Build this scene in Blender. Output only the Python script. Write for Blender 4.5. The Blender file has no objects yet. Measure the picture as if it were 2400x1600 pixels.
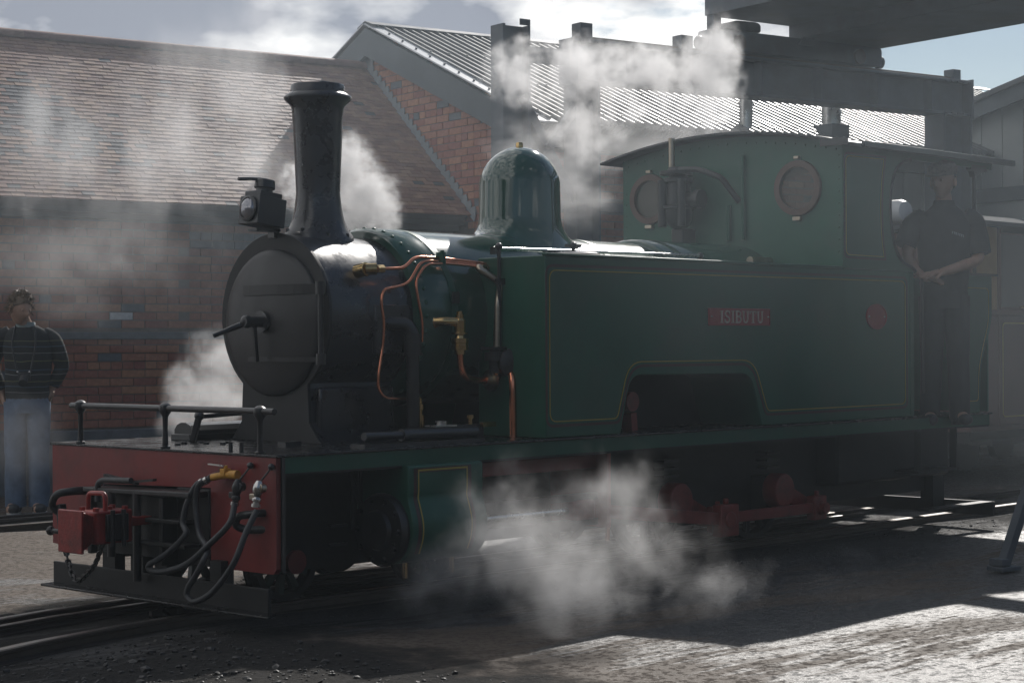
import bpy, math, random
from mathutils import Vector, Matrix
random.seed(7)
R = math.radians
S = bpy.context.scene
COL = S.collection

# ------------------------------------------------------------------ camera
FWD = Vector((0.72930785, 0.68418569, 0)); RGT = Vector((0.68418569, -0.72930785, 0)); UP = Vector((0, 0, 1))
cam_d = bpy.data.cameras.new('camera'); cam = bpy.data.objects.new('camera', cam_d); COL.objects.link(cam)
cam_d.sensor_width = 36; cam_d.lens = 36 * 4453.061 / 2400; cam_d.clip_end = 2000; cam_d.clip_start = 0.05
roll = math.atan2(40, 8746)
cr, sr = math.cos(roll), math.sin(roll)
cx = RGT * cr - UP * sr; cy = UP * cr + RGT * sr; cz = -FWD
M = Matrix((cx, cy, cz)).transposed().to_4x4(); M.translation = Vector((-5.48209, -7.46489, 1.30))
cam.matrix_world = M
S.camera = cam

# ------------------------------------------------------------------ world, sun, exposure
SUN_AZ, SUN_EL = R(26.1), R(34.5)          # azimuth from +X towards +Y
SD = Vector((math.cos(SUN_AZ) * math.cos(SUN_EL), math.sin(SUN_AZ) * math.cos(SUN_EL), math.sin(SUN_EL)))
W = bpy.data.worlds.new('World'); S.world = W; W.use_nodes = True
nt = W.node_tree; nt.nodes.clear()
def wn(t, **k):
    n = nt.nodes.new(t)
    for a, b in k.items(): setattr(n, a, b)
    return n
wl = nt.links.new
sky = wn('ShaderNodeTexSky', sky_type='NISHITA', sun_disc=False, sun_elevation=SUN_EL, sun_rotation=math.pi / 2 - SUN_AZ)
sky.air_density = 1.0; sky.dust_density = 0.25; sky.ozone_density = 1.0
tc = wn('ShaderNodeTexCoord')
mp = wn('ShaderNodeMapping'); mp.inputs['Scale'].default_value = (1, 1, 2.6); mp.inputs['Location'].default_value = (1.3, 0.4, 0.9)
wl(tc.outputs['Generated'], mp.inputs['Vector'])
n1 = wn('ShaderNodeTexNoise'); n1.inputs['Scale'].default_value = 5.0; n1.inputs['Detail'].default_value = 9; n1.inputs['Roughness'].default_value = 0.58
wl(mp.outputs[0], n1.inputs['Vector'])
# the cloud bank is thicker to the left of the crane (north-west of the yard)
dot = wn('ShaderNodeVectorMath', operation='DOT_PRODUCT'); dot.inputs[1].default_value = (-0.5, 0.86, 0)
wl(tc.outputs['Generated'], dot.inputs[0])
bias = wn('ShaderNodeMapRange'); bias.inputs[1].default_value = 0.02; bias.inputs[2].default_value = 0.24; bias.inputs[3].default_value = -0.07; bias.inputs[4].default_value = 0.16
wl(dot.outputs['Value'], bias.inputs[0])
ad = wn('ShaderNodeMath', operation='ADD'); wl(n1.outputs[0], ad.inputs[0]); wl(bias.outputs[0], ad.inputs[1])
cov = wn('ShaderNodeMapRange'); cov.interpolation_type = 'SMOOTHSTEP'
cov.inputs[1].default_value = 0.50; cov.inputs[2].default_value = 0.60
wl(ad.outputs[0], cov.inputs[0])
n2 = wn('ShaderNodeTexNoise'); n2.inputs['Scale'].default_value = 8.5; n2.inputs['Detail'].default_value = 6; n2.inputs['Roughness'].default_value = 0.5
mp2 = wn('ShaderNodeMapping'); mp2.inputs['Scale'].default_value = (1, 1, 2.2); mp2.inputs['Location'].default_value = (4.3, 0.7, 0.15)
wl(tc.outputs['Generated'], mp2.inputs['Vector']); wl(mp2.outputs[0], n2.inputs['Vector'])
cr2 = wn('ShaderNodeValToRGB')
cr2.color_ramp.elements[0].position = 0.42; cr2.color_ramp.elements[0].color = (5.0, 5.4, 6.5, 1)
cr2.color_ramp.elements[1].position = 0.56; cr2.color_ramp.elements[1].color = (19.0, 18.9, 18.6, 1)
wl(n2.outputs[0], cr2.inputs[0])
mx = wn('ShaderNodeMix', data_type='RGBA'); mx.clamp_result = False
wl(cov.outputs[0], mx.inputs[0]); wl(sky.outputs[0], mx.inputs[6]); wl(cr2.outputs[0], mx.inputs[7])
bg = wn('ShaderNodeBackground'); bg.inputs['Strength'].default_value = 0.058
wl(mx.outputs[2], bg.inputs['Color'])
wo = wn('ShaderNodeOutputWorld'); wl(bg.outputs[0], wo.inputs['Surface'])

sun_d = bpy.data.lights.new('sun', 'SUN'); sun_d.energy = 4.2; sun_d.angle = R(0.53); sun_d.color = (1.0, 0.955, 0.90)
sun = bpy.data.objects.new('sun', sun_d); COL.objects.link(sun); sun.location = (20, 12, 20)
sun.rotation_euler = SD.to_track_quat('Z', 'Y').to_euler()
S.view_settings.view_transform = 'Standard'; S.view_settings.look = 'None'; S.view_settings.gamma = 1
S.view_settings.use_curve_mapping = False
S.view_settings.exposure = 0.0
S.render.engine = 'CYCLES'
S.cycles.use_denoising = True
S.cycles.max_bounces = 8; S.cycles.volume_bounces = 1; S.cycles.transparent_max_bounces = 12
S.cycles.sample_clamp_indirect = 6.0
S.cycles.volume_step_rate = 1.0; S.cycles.volume_max_steps = 512
S.cycles.caustics_reflective = False; S.cycles.caustics_refractive = False

# ------------------------------------------------------------------ materials
MATS = {}
def mat(name, col, rough=0.5, metal=0.0, coat=0.0, var=0.0, vscale=4.0, bump=0.0, bscale=60.0, rvar=0.0, rand=0.0, spec=0.5, dirt=None, stretch=(1, 1, 1)):
    if name in MATS: return MATS[name]
    m = bpy.data.materials.new(name); m.use_nodes = True; t = m.node_tree; p = t.nodes['Principled BSDF']
    p.inputs['Roughness'].default_value = rough; p.inputs['Metallic'].default_value = metal
    p.inputs['Coat Weight'].default_value = coat; p.inputs['Coat Roughness'].default_value = 0.08
    p.inputs['Specular IOR Level'].default_value = spec
    c4 = (*col, 1); p.inputs['Base Color'].default_value = c4
    N = t.nodes.new; Lk = t.links.new
    co = N('ShaderNodeTexCoord'); mpn = N('ShaderNodeMapping'); mpn.inputs['Scale'].default_value = stretch; Lk(co.outputs['Object'], mpn.inputs[0])
    src = None
    if var or rvar or dirt:
        nz = N('ShaderNodeTexNoise'); nz.inputs['Scale'].default_value = vscale; nz.inputs['Detail'].default_value = 6; nz.inputs['Roughness'].default_value = 0.6
        Lk(mpn.outputs[0], nz.inputs['Vector'])
    if var or rand or dirt:
        hs = N('ShaderNodeHueSaturation'); hs.inputs['Color'].default_value = c4; src = hs.outputs[0]
        val = None
        if var:
            mr = N('ShaderNodeMapRange'); mr.inputs[1].default_value = 0.25; mr.inputs[2].default_value = 0.75
            mr.inputs[3].default_value = 1 - var; mr.inputs[4].default_value = 1 + var; Lk(nz.outputs[0], mr.inputs[0]); val = mr.outputs[0]
        if rand:
            oi = N('ShaderNodeObjectInfo'); at = N('ShaderNodeAttribute'); at.attribute_name = 'tint'
            ad = N('ShaderNodeMath'); ad.operation = 'ADD'; Lk(oi.outputs['Random'], ad.inputs[0]); Lk(at.outputs['Fac'], ad.inputs[1])
            fr = N('ShaderNodeMath'); fr.operation = 'FRACT'; Lk(ad.outputs[0], fr.inputs[0])
            m2 = N('ShaderNodeMapRange'); m2.inputs[3].default_value = 1 - rand; m2.inputs[4].default_value = 1 + rand; Lk(fr.outputs[0], m2.inputs[0])
            m3 = N('ShaderNodeMapRange'); m3.inputs[3].default_value = 0.485; m3.inputs[4].default_value = 0.515; Lk(fr.outputs[0], m3.inputs[0])
            Lk(m3.outputs[0], hs.inputs['Hue'])
            if val is not None:
                mm = N('ShaderNodeMath'); mm.operation = 'MULTIPLY'; Lk(val, mm.inputs[0]); Lk(m2.outputs[0], mm.inputs[1]); val = mm.outputs[0]
            else: val = m2.outputs[0]
        if val is not None: Lk(val, hs.inputs['Value'])
        if dirt:
            n3 = N('ShaderNodeTexNoise'); n3.inputs['Scale'].default_value = vscale * 0.6; n3.inputs['Detail'].default_value = 8; n3.inputs['Roughness'].default_value = 0.7
            Lk(mpn.outputs[0], n3.inputs['Vector'])
            rp = N('ShaderNodeMapRange'); rp.inputs[1].default_value = 0.5; rp.inputs[2].default_value = 0.72; rp.inputs[4].default_value = 0.8; Lk(n3.outputs[0], rp.inputs[0])
            mxn = N('ShaderNodeMix'); mxn.data_type = 'RGBA'; Lk(rp.outputs[0], mxn.inputs[0]); Lk(src, mxn.inputs[6]); mxn.inputs[7].default_value = (*dirt, 1); src = mxn.outputs[2]
        Lk(src, p.inputs['Base Color'])
    if rvar:
        mr = N('ShaderNodeMapRange'); mr.inputs[1].default_value = 0.3; mr.inputs[2].default_value = 0.7
        mr.inputs[3].default_value = max(0.03, rough - rvar); mr.inputs[4].default_value = min(1, rough + rvar); Lk(nz.outputs[0], mr.inputs[0]); Lk(mr.outputs[0], p.inputs['Roughness'])
    if bump:
        nb = N('ShaderNodeTexNoise'); nb.inputs['Scale'].default_value = bscale; nb.inputs['Detail'].default_value = 4
        Lk(mpn.outputs[0], nb.inputs['Vector'])
        bp = N('ShaderNodeBump'); bp.inputs['Strength'].default_value = bump; bp.inputs['Distance'].default_value = 0.01
        Lk(nb.outputs[0], bp.inputs['Height']); Lk(bp.outputs[0], p.inputs['Normal'])
    MATS[name] = m; return m

GREENG = mat('polished_green', (0.012, 0.072, 0.045), 0.16, coat=0.5, var=0.18, vscale=2.5, rvar=0.07, bump=0.05, bscale=5, dirt=(0.02, 0.045, 0.032))
GREEN = mat('green_paint', (0.016, 0.092, 0.058), 0.38, coat=0.05, spec=0.28, var=0.18, vscale=2.5, rvar=0.07, bump=0.06, bscale=5, dirt=(0.040, 0.085, 0.062))
BLACK = mat('black_paint', (0.016, 0.016, 0.018), 0.38, coat=0.3, var=0.35, vscale=5, rvar=0.12, bump=0.06, bscale=25)
SMOKEB = mat('smokebox_black', (0.018, 0.019, 0.024), 0.30, coat=0.25, var=0.35, vscale=7, rvar=0.14, bump=0.12, bscale=18)
DOORB = mat('door_black', (0.020, 0.019, 0.020), 0.45, var=0.3, vscale=6, rvar=0.1, bump=0.06, bscale=30)
IRON = mat('dark_iron', (0.02, 0.02, 0.021), 0.42, var=0.4, vscale=12, rvar=0.12, bump=0.1, bscale=40)
GRIME = mat('grimy_black', (0.011, 0.011, 0.011), 0.6, var=0.4, vscale=6, bump=0.15, bscale=30)
WETBLK = mat('wet_footplate', (0.014, 0.014, 0.015), 0.22, var=0.4, vscale=9, rvar=0.14, bump=0.35, bscale=55)
RED = mat('red_paint', (0.20, 0.020, 0.018), 0.45, coat=0.15, var=0.22, vscale=4, rvar=0.1, bump=0.05, bscale=30, dirt=(0.09, 0.012, 0.01))
REDC = mat('coupler_red', (0.26, 0.018, 0.014), 0.42, coat=0.2, var=0.35, vscale=14, bump=0.2, bscale=60, dirt=(0.06, 0.01, 0.008))
REDROD = mat('rod_red', (0.22, 0.022, 0.018), 0.45, coat=0.15, var=0.3, vscale=8, dirt=(0.05, 0.012, 0.01))
PLATERED = mat('plate_red', (0.30, 0.03, 0.035), 0.4, var=0.1, vscale=20)
YEL = mat('yellow_lining', (0.42, 0.31, 0.055), 0.5)
MAROON = mat('maroon_edging', (0.045, 0.020, 0.018), 0.45)
COPPER = mat('copper', (0.78, 0.30, 0.17), 0.18, metal=1, var=0.2, vscale=12, rvar=0.08)
BRASS = mat('brass', (0.55, 0.39, 0.18), 0.20, metal=1, var=0.15, vscale=20, rvar=0.08)
STEEL = mat('bright_steel', (0.55, 0.54, 0.52), 0.28, metal=1, var=0.2, vscale=14, rvar=0.1)
OLDBRASS = mat('dull_pipe', (0.42, 0.36, 0.28), 0.3, metal=1, var=0.2, vscale=12)
RUBBER = mat('rubber_hose', (0.035, 0.037, 0.04), 0.5, var=0.2, vscale=20, bump=0.1, bscale=120)
YVALVE = mat('yellow_valve', (0.62, 0.30, 0.03), 0.45, var=0.25, vscale=40, bump=0.2, bscale=90)
GLASS = mat('lens_glass', (0.30, 0.30, 0.32), 0.06, metal=0.6)
WOODGLASS = mat('window_pane', (0.10, 0.085, 0.075), 0.08, spec=0.8)
BRICK = mat('brick', (0.37, 0.150, 0.098), 0.85, var=0.22, vscale=30, bump=0.3, bscale=120, rand=0.22)
BRICKW = mat('white_brick', (0.62, 0.62, 0.62), 0.8, var=0.25, vscale=30, bump=0.3, bscale=120)
BRICKG = mat('blue_brick', (0.13, 0.14, 0.155), 0.7, var=0.25, vscale=12, bump=0.2, bscale=80)
MORTAR = mat('mortar', (0.20, 0.165, 0.145), 0.95, var=0.25, vscale=12, bump=0.2, bscale=90)
TILE = mat('roof_tile', (0.25, 0.128, 0.088), 0.55, var=0.25, vscale=10, bump=0.2, bscale=80, rand=0.28)
TILED = mat('stained_tile', (0.055, 0.054, 0.060), 0.55, var=0.3, vscale=10, bump=0.2, bscale=80, rand=0.25)
RIDGE = mat('ridge_tile', (0.26, 0.15, 0.12), 0.6, var=0.3, vscale=12, bump=0.3, bscale=60, rand=0.15)
LEAD = mat('lead_flashing', (0.24, 0.26, 0.28), 0.55, var=0.2, vscale=9)
SHEET = mat('roof_sheet', (0.085, 0.092, 0.10), 0.42, spec=0.4, var=0.2, vscale=3, rvar=0.08, dirt=(0.10, 0.10, 0.10))
WTRIM = mat('verge_cap', (0.55, 0.56, 0.57), 0.35, var=0.1, vscale=4)
BARGE = mat('barge_board', (0.085, 0.10, 0.11), 0.6, var=0.15, vscale=3)
STEELG = mat('gantry_steel', (0.075, 0.090, 0.108), 0.6, var=0.25, vscale=3, bump=0.08, bscale=20, dirt=(0.065, 0.06, 0.058))
CLAD = mat('grey_cladding', (0.40, 0.415, 0.40), 0.6, var=0.12, vscale=2)
FLUE = mat('flue_steel', (0.50, 0.49, 0.47), 0.30, metal=1, var=0.2, vscale=6, rvar=0.1)
OCHRE = mat('ochre_paint', (0.36, 0.21, 0.08), 0.6, var=0.2, vscale=3)
COACH = mat('coach_maroon', (0.12, 0.045, 0.035), 0.5, var=0.2, vscale=3)
PALE = mat('pale_tank', (0.55, 0.56, 0.57), 0.4, var=0.1, vscale=3)
RAIL = mat('rail_steel', (0.10, 0.085, 0.075), 0.45, metal=0.6, var=0.3, vscale=10, rvar=0.15)
RAILTOP = mat('rail_head', (0.40, 0.38, 0.36), 0.30, metal=1.0, var=0.2, vscale=14)
COAL = mat('coal', (0.022, 0.021, 0.020), 0.55, var=0.5, vscale=20, bump=0.4, bscale=60)
STONE = mat('ballast', (0.055, 0.05, 0.045), 0.7, var=0.5, vscale=9, bump=0.3, bscale=60, rand=0.4)

# ------------------------------------------------------------------ mesh builder
class MB:
    def __init__(s): s.v = []; s.f = []; s.t = []; s.tint = 0.0
    def add(s, vs, fs):
        b = len(s.v); s.v += [Vector(v) for v in vs]
        for f in fs: s.f.append([i + b for i in f]); s.t.append(s.tint)
        return s
    def box(s, x0, x1, y0, y1, z0, z1):
        s.add([(x0, y0, z0), (x1, y0, z0), (x1, y1, z0), (x0, y1, z0), (x0, y0, z1), (x1, y0, z1), (x1, y1, z1), (x0, y1, z1)],
              [(0, 3, 2, 1), (4, 5, 6, 7), (0, 1, 5, 4), (1, 2, 6, 5), (2, 3, 7, 6), (3, 0, 4, 7)]); return s
    def bar(s, p, q, w, h, up=(0, 0, 1)):
        p = Vector(p); q = Vector(q); d = (q - p).normalized(); a = d.cross(Vector(up))
        if a.length < 1e-4: a = d.cross(Vector((1, 0, 0)))
        a.normalize(); b = a.cross(d)
        a *= w / 2; b *= h / 2
        s.add([p - a - b, p + a - b, p + a + b, p - a + b, q - a - b, q + a - b, q + a + b, q - a + b],
              [(0, 1, 2, 3), (7, 6, 5, 4), (0, 4, 5, 1), (1, 5, 6, 2), (2, 6, 7, 3), (3, 7, 4, 0)]); return s
    def rings(s, rings, closed=True, cap0=True, cap1=True):
        n = len(rings[0]); vs = [v for r in rings for v in r]; fs = []
        for i in range(len(rings) - 1):
            for j in range(n if closed else n - 1):
                k = (j + 1) % n; fs.append((i * n + j, i * n + k, (i + 1) * n + k, (i + 1) * n + j))
        if cap0: fs.append(tuple(range(n - 1, -1, -1)))
        if cap1: fs.append(tuple((len(rings) - 1) * n + j for j in range(n)))
        s.add(vs, fs); return s
    def lathe(s, o, ax, prof, n=32, cap0=True, cap1=True, a0=0, a1=2 * math.pi):
        o = Vector(o); ax = Vector(ax).normalized(); u = ax.orthogonal().normalized(); w = ax.cross(u)
        full = abs(a1 - a0 - 2 * math.pi) < 1e-6
        m = n if full else n + 1
        rg = []
        for t, r in prof:
            rg.append([o + ax * t + (u * math.cos(a0 + (a1 - a0) * k / n) + w * math.sin(a0 + (a1 - a0) * k / n)) * max(r, 1e-4) for k in range(m)])
        s.rings(rg, full, cap0, cap1); return s
    def cyl(s, p, q, r, r2=None, n=16):
        p = Vector(p); q = Vector(q); r2 = r if r2 is None else r2
        return s.lathe(p, q - p, [(0, r), ((q - p).length, r2)], n)
    def sphere(s, c, r, n=14, sq=(1, 1, 1)):
        c = Vector(c); m = n // 2 + 1; rg = []
        for i in range(m):
            a = -math.pi / 2 + math.pi * i / (m - 1); rr = max(math.cos(a), 1e-3)
            rg.append([c + Vector((rr * math.cos(2 * math.pi * k / n) * r * sq[0], rr * math.sin(2 * math.pi * k / n) * r * sq[1], math.sin(a) * r * sq[2])) for k in range(n)])
        s.rings(rg); return s
    def tube(s, pts, r, n=10, fil=0.04, seg=5):
        pts = smooth(pts, fil, seg); rg = []
        u = None
        for i, p in enumerate(pts):
            d = (pts[min(i + 1, len(pts) - 1)] - pts[max(i - 1, 0)]).normalized()
            if u is None: u = d.orthogonal().normalized()
            u = (u - d * u.dot(d)); u = u.normalized() if u.length > 1e-5 else d.orthogonal().normalized()
            w = d.cross(u); rr = r(i / (len(pts) - 1)) if callable(r) else r
            rg.append([p + (u * math.cos(2 * math.pi * k / n) + w * math.sin(2 * math.pi * k / n)) * rr for k in range(n)])
        s.rings(rg); return s
    def prism(s, poly, fn, h0, h1):
        n = len(poly); vs = [fn(a, b, h0) for a, b in poly] + [fn(a, b, h1) for a, b in poly]
        fs = [tuple(range(n)), tuple(range(2 * n - 1, n - 1, -1))] + [(i, i + n, (i + 1) % n + n, (i + 1) % n) for i in range(n)]
        s.add(vs, fs); return s
    def ribbon(s, pts, w, fn, h0, h1, closed=False):
        n = len(pts); P = [Vector((a, b)) for a, b in pts]; L = []; Q = []
        for i in range(n):
            a = P[(i - 1) % n] if (closed or i > 0) else P[i]; b = P[(i + 1) % n] if (closed or i < n - 1) else P[i]
            d = (b - a).normalized(); nn = Vector((-d.y, d.x)) * w / 2
            L.append(P[i] + nn); Q.append(P[i] - nn)
        m = n if closed else n - 1
        vs = []
        for i in range(n): vs += [fn(L[i].x, L[i].y, h0), fn(Q[i].x, Q[i].y, h0), fn(L[i].x, L[i].y, h1), fn(Q[i].x, Q[i].y, h1)]
        fs = []
        for i in range(m):
            a = i * 4; b = ((i + 1) % n) * 4
            fs += [(a + 2, a + 3, b + 3, b + 2), (a, a + 2, b + 2, b), (a + 3, a + 1, b + 1, b + 3), (a + 1, a, b, b + 1)]
        s.add(vs, fs); return s
    def mesh(s, name, off=Vector((0, 0, 0)), angle=38):
        me = bpy.data.meshes.new(name); me.from_pydata([v - off for v in s.v], [], s.f)
        if any(s.t):
            at = me.attributes.new('tint', 'FLOAT', 'FACE'); at.data.foreach_set('value', s.t)
        me.validate(); me.update()
        import bmesh
        bm = bmesh.new(); bm.from_mesh(me); bmesh.ops.recalc_face_normals(bm, faces=bm.faces); bm.to_mesh(me); bm.free()
        if angle:
            me.shade_smooth(); me.set_sharp_from_angle(angle=R(angle))
        return me

def smooth(pts, fil=0.04, seg=5):
    P = [Vector(p) for p in pts]
    if len(P) < 3 or fil <= 0: return P
    out = [P[0]]
    for i in range(1, len(P) - 1):
        a = P[i - 1] - P[i]; b = P[i + 1] - P[i]; f = min(fil, a.length * 0.49, b.length * 0.49)
        p0 = P[i] + a.normalized() * f; p2 = P[i] + b.normalized() * f
        for k in range(seg + 1):
            t = k / seg; out.append(p0 * (1 - t) ** 2 + P[i] * 2 * t * (1 - t) + p2 * t * t)
    out.append(P[-1]); return out
def spline(pts, seg=6):
    P = [Vector(p) for p in pts]; Q = [P[0] * 2 - P[1]] + P + [P[-1] * 2 - P[-2]]; out = []
    for i in range(1, len(Q) - 2):
        a, b, c, d = Q[i - 1:i + 3]
        for k in range(seg):
            t = k / seg
            out.append(0.5 * ((2 * b) + (c - a) * t + (2 * a - 5 * b + 4 * c - d) * t * t + (3 * b - a - 3 * c + d) * t ** 3))
    out.append(P[-1]); return out
def round2(poly, r, seg=5, closed=True):
    n = len(poly); out = []
    P = [Vector(p) for p in poly]
    rs = r if isinstance(r, (list, tuple)) else [r] * n
    for i in range(n):
        if not closed and i in (0, n - 1): out.append((P[i].x, P[i].y)); continue
        a = P[(i - 1) % n] - P[i]; b = P[(i + 1) % n] - P[i]
        f = min(rs[i], a.length * 0.49, b.length * 0.49)
        if f < 1e-5: out.append((P[i].x, P[i].y)); continue
        p0 = P[i] + a.normalized() * f; p2 = P[i] + b.normalized() * f
        for k in range(seg + 1):
            t = k / seg; q = p0 * (1 - t) ** 2 + P[i] * 2 * t * (1 - t) + p2 * t * t; out.append((q.x, q.y))
    return out

OFF = {}
def thing(name, label, cat, loc=(0, 0, 0), rz=0, group=None):
    o = bpy.data.objects.new(name, None); COL.objects.link(o); o.location = loc; o.rotation_euler = (0, 0, rz)
    o.empty_display_size = 0.1
    o['label'] = label; o['category'] = cat
    if group: o['group'] = group
    return o
def part(name, mb, m, parent, off=None, bevel=0, label=None, kind=None, angle=38, bseg=2):
    """mb is given in the parent's root frame (rotation of the root included)."""
    me = mb.mesh(name, Vector(off) if off is not None else Vector((0, 0, 0)), angle)
    o = bpy.data.objects.new(name, me); COL.objects.link(o)
    if isinstance(m, (list, tuple)):
        for q in m: me.materials.append(q)
    else: me.materials.append(m)
    if parent is not None: o.parent = parent
    if bevel:
        b = o.modifiers.new('bevel', 'BEVEL'); b.width = bevel; b.segments = bseg; b.limit_method = 'ANGLE'; b.angle_limit = R(40)
    if label: o['label'] = label
    if kind: o['kind'] = kind
    return o
def solo(name, mb, m, label, cat, loc=(0, 0, 0), **k):
    o = part(name, mb, m, None, off=loc, **k); o.location = loc; o['label'] = label; o['category'] = cat; return o
XZ = lambda y: (lambda a, b, h: Vector((a, y + h, b)))       # plan in x-z, thickness along y
YZ = lambda x: (lambda a, b, h: Vector((x + h, a, b)))
XY = lambda z: (lambda a, b, h: Vector((a, b, z + h)))

# ------------------------------------------------------------------ ground
def ground_material():
    m = bpy.data.materials.new('yard_surface'); m.use_nodes = True; t = m.node_tree; p = t.nodes['Principled BSDF']; N = t.nodes.new; Lk = t.links.new
    co = N('ShaderNodeTexCoord')
    def noise(sc, det, rough=0.6, stretch=None):
        n = N('ShaderNodeTexNoise'); n.inputs['Scale'].default_value = sc; n.inputs['Detail'].default_value = det; n.inputs['Roughness'].default_value = rough
        if stretch:
            q = N('ShaderNodeMapping'); q.inputs['Scale'].default_value = stretch; q.inputs['Rotation'].default_value = (0, 0, R(-8)); Lk(co.outputs['Object'], q.inputs[0]); Lk(q.outputs[0], n.inputs['Vector'])
        else: Lk(co.outputs['Object'], n.inputs['Vector'])
        return n.outputs[0]
    def mr(v, a, b, c, d, sm=False):
        q = N('ShaderNodeMapRange'); q.inputs[1].default_value = a; q.inputs[2].default_value = b; q.inputs[3].default_value = c; q.inputs[4].default_value = d
        if sm: q.interpolation_type = 'SMOOTHSTEP'
        Lk(v, q.inputs[0]); return q.outputs[0]
    def mix(f, a, b):
        q = N('ShaderNodeMix'); q.data_type = 'RGBA'; Lk(f, q.inputs[0])
        for s, v in ((6, a), (7, b)):
            if isinstance(v, tuple): q.inputs[s].default_value = (*v, 1)
            else: Lk(v, q.inputs[s])
        return q.outputs[2]
    def math_(op, a, b):
        q = N('ShaderNodeMath'); q.operation = op
        for s, v in ((0, a), (1, b)):
            if isinstance(v, (int, float)): q.inputs[s].default_value = v
            else: Lk(v, q.inputs[s])
        return q.outputs[0]
    big = noise(0.55, 7, 0.62, (0.55, 1.5, 1)); mid = noise(3.0, 8, 0.65); fine = noise(90, 4, 0.7); grit = noise(26, 5, 0.72)
    streak = noise(5.0, 7, 0.7, (0.35, 3.5, 1))
    sx = N('ShaderNodeSeparateXYZ'); Lk(co.outputs['Object'], sx.inputs[0])
    # the hollow of the yard to the east lies wetter than the concrete apron
    lie = mr(math_('ADD', sx.outputs['X'], math_('MULTIPLY', sx.outputs['Y'], -0.45)), 0.9, 2.8, -0.045, 0.022)
    wet = mr(math_('ADD', math_('ADD', math_('MULTIPLY', big, 0.7), math_('MULTIPLY', streak, 0.3)), lie), 0.455, 0.52, 0, 1, True)
    dry = mix(mr(mid, 0.3, 0.7, 0, 1), (0.085, 0.066, 0.050), (0.130, 0.102, 0.080))
    dry = mix(mr(grit, 0.50, 0.62, 0, 0.75), dry, (0.05, 0.042, 0.036))
    wetc = mix(mr(grit, 0.35, 0.7, 0, 1), (0.016, 0.016, 0.017), (0.050, 0.047, 0.045))
    col = mix(wet, dry, wetc)
    # coal dirt along the tracks and in the near left corner of the yard
    ay = math_('ABSOLUTE', math_('ADD', sx.outputs['Y'], 0.1), 0.0)
    strip = mr(math_('ADD', ay, math_('MULTIPLY', math_('SUBTRACT', mid, 0.5), 1.2)), 0.75, 1.15, 1, 0, True)
    # diagonal corner: x + 0.9*y below a line
    corner = math_('ADD', math_('ADD', sx.outputs['X'], math_('MULTIPLY', sx.outputs['Y'], -0.04)), math_('MULTIPLY', math_('SUBTRACT', mid, 0.5), 1.3))
    corn = mr(corner, -0.05, 0.35, 1, 0, True)
    dirt = math_('MAXIMUM', strip, math_('MULTIPLY', corn, mr(sx.outputs['Y'], -0.2, 0.5, 1, 0)))
    dcol = mix(mr(grit, 0.35, 0.65, 0, 1), (0.008, 0.0075, 0.007), (0.032, 0.029, 0.026))
    col = mix(dirt, col, dcol)
    Lk(col, p.inputs['Base Color'])
    rg = mr(wet, 0, 1, 0.72, 0.40); rg = math_('ADD', rg, mr(grit, 0.50, 0.57, -0.02, 0.34))
    dr = mr(dirt, 0, 1, 0, 0.42)
    rg2 = math_('ADD', rg, dr)
    Lk(rg2, p.inputs['Roughness'])
    Lk(mr(wet, 0, 1, 0.3, 0.95), p.inputs['Specular IOR Level'])
    hgt = math_('ADD', math_('MULTIPLY', fine, 0.9), math_('ADD', math_('MULTIPLY', grit, 1.6), math_('MULTIPLY', mid, 1.5)))
    hgt = math_('ADD', hgt, math_('MULTIPLY', math_('MULTIPLY', dirt, grit), 4.0))
    hgt = math_('ADD', hgt, math_('MULTIPLY', streak, 1.2))
    bp = N('ShaderNodeBump'); bp.inputs['Strength'].default_value = 1.0; bp.inputs['Distance'].default_value = 0.0055
    Lk(hgt, bp.inputs['Height']); Lk(bp.outputs[0], p.inputs['Normal'])
    return m
GM = ground_material()
g = MB()
# fine grid near the camera with shallow unevenness, coarse out to the horizon
def gz(x, y):
    return 0.010 * math.sin(x * 1.7 + 0.6 * y) * math.sin(y * 1.3 - 0.4 * x) + 0.006 * math.sin(3.1 * x - 2.2 * y)
xs = [-70, -35, -18, -10] + [-7 + 0.3 * i for i in range(57)] + [14, 22, 35, 70]
ys = [-70, -35, -18, -10] + [-7 + 0.3 * i for i in range(57)] + [14, 22, 35, 70]
vs = [(x, y, gz(x, y) - 0.012 if (-7 <= x <= 10 and -7 <= y <= 10) else -0.012) for y in ys for x in xs]
nx = len(xs); fs = [(j * nx + i, j * nx + i + 1, (j + 1) * nx + i + 1, (j + 1) * nx + i) for j in range(len(ys) - 1) for i in range(nx - 1)]
g.add(vs, fs)
o = part('ground', g, GM, None, angle=60); o['kind'] = 'structure'

# ------------------------------------------------------------------ tracks
def track_y(x): return -0.107 * (0.3 - x) ** 2 if x < 0.3 else 0.0
def rail(ctr, w=0.05, z0=-0.02, z1=0.045, head=True):
    mb = MB(); n = len(ctr)
    prof = [(-w / 2 * 1.6, z0), (w / 2 * 1.6, z0), (w / 2 * 1.6, z0 + .008), (w * .2, z0 + .016), (w * .2, z1 - .022), (w / 2, z1 - .016), (w / 2, z1 - .003), (w / 2 - .006, z1), (-w / 2 + .006, z1), (-w / 2, z1 - .003), (-w / 2, z1 - .016), (-w * .2, z1 - .022), (-w * .2, z0 + .016), (-w / 2 * 1.6, z0 + .008)]
    rg = []
    for i, c in enumerate(ctr):
        d = (Vector(ctr[min(i + 1, n - 1)]) - Vector(ctr[max(i - 1, 0)])).normalized(); nn = Vector((-d.y, d.x))
        rg.append([Vector((c[0] + nn.x * a, c[1] + nn.y * a, b)) for a, b in prof])
    mb.rings(rg); return mb
xsr = [-14 + 0.5 * i for i in range(80)]
T1 = thing('railway_track', 'narrow gauge track that the green locomotive stands on', 'track', (0, 0, 0), 0, 'railway tracks in the yard')
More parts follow.
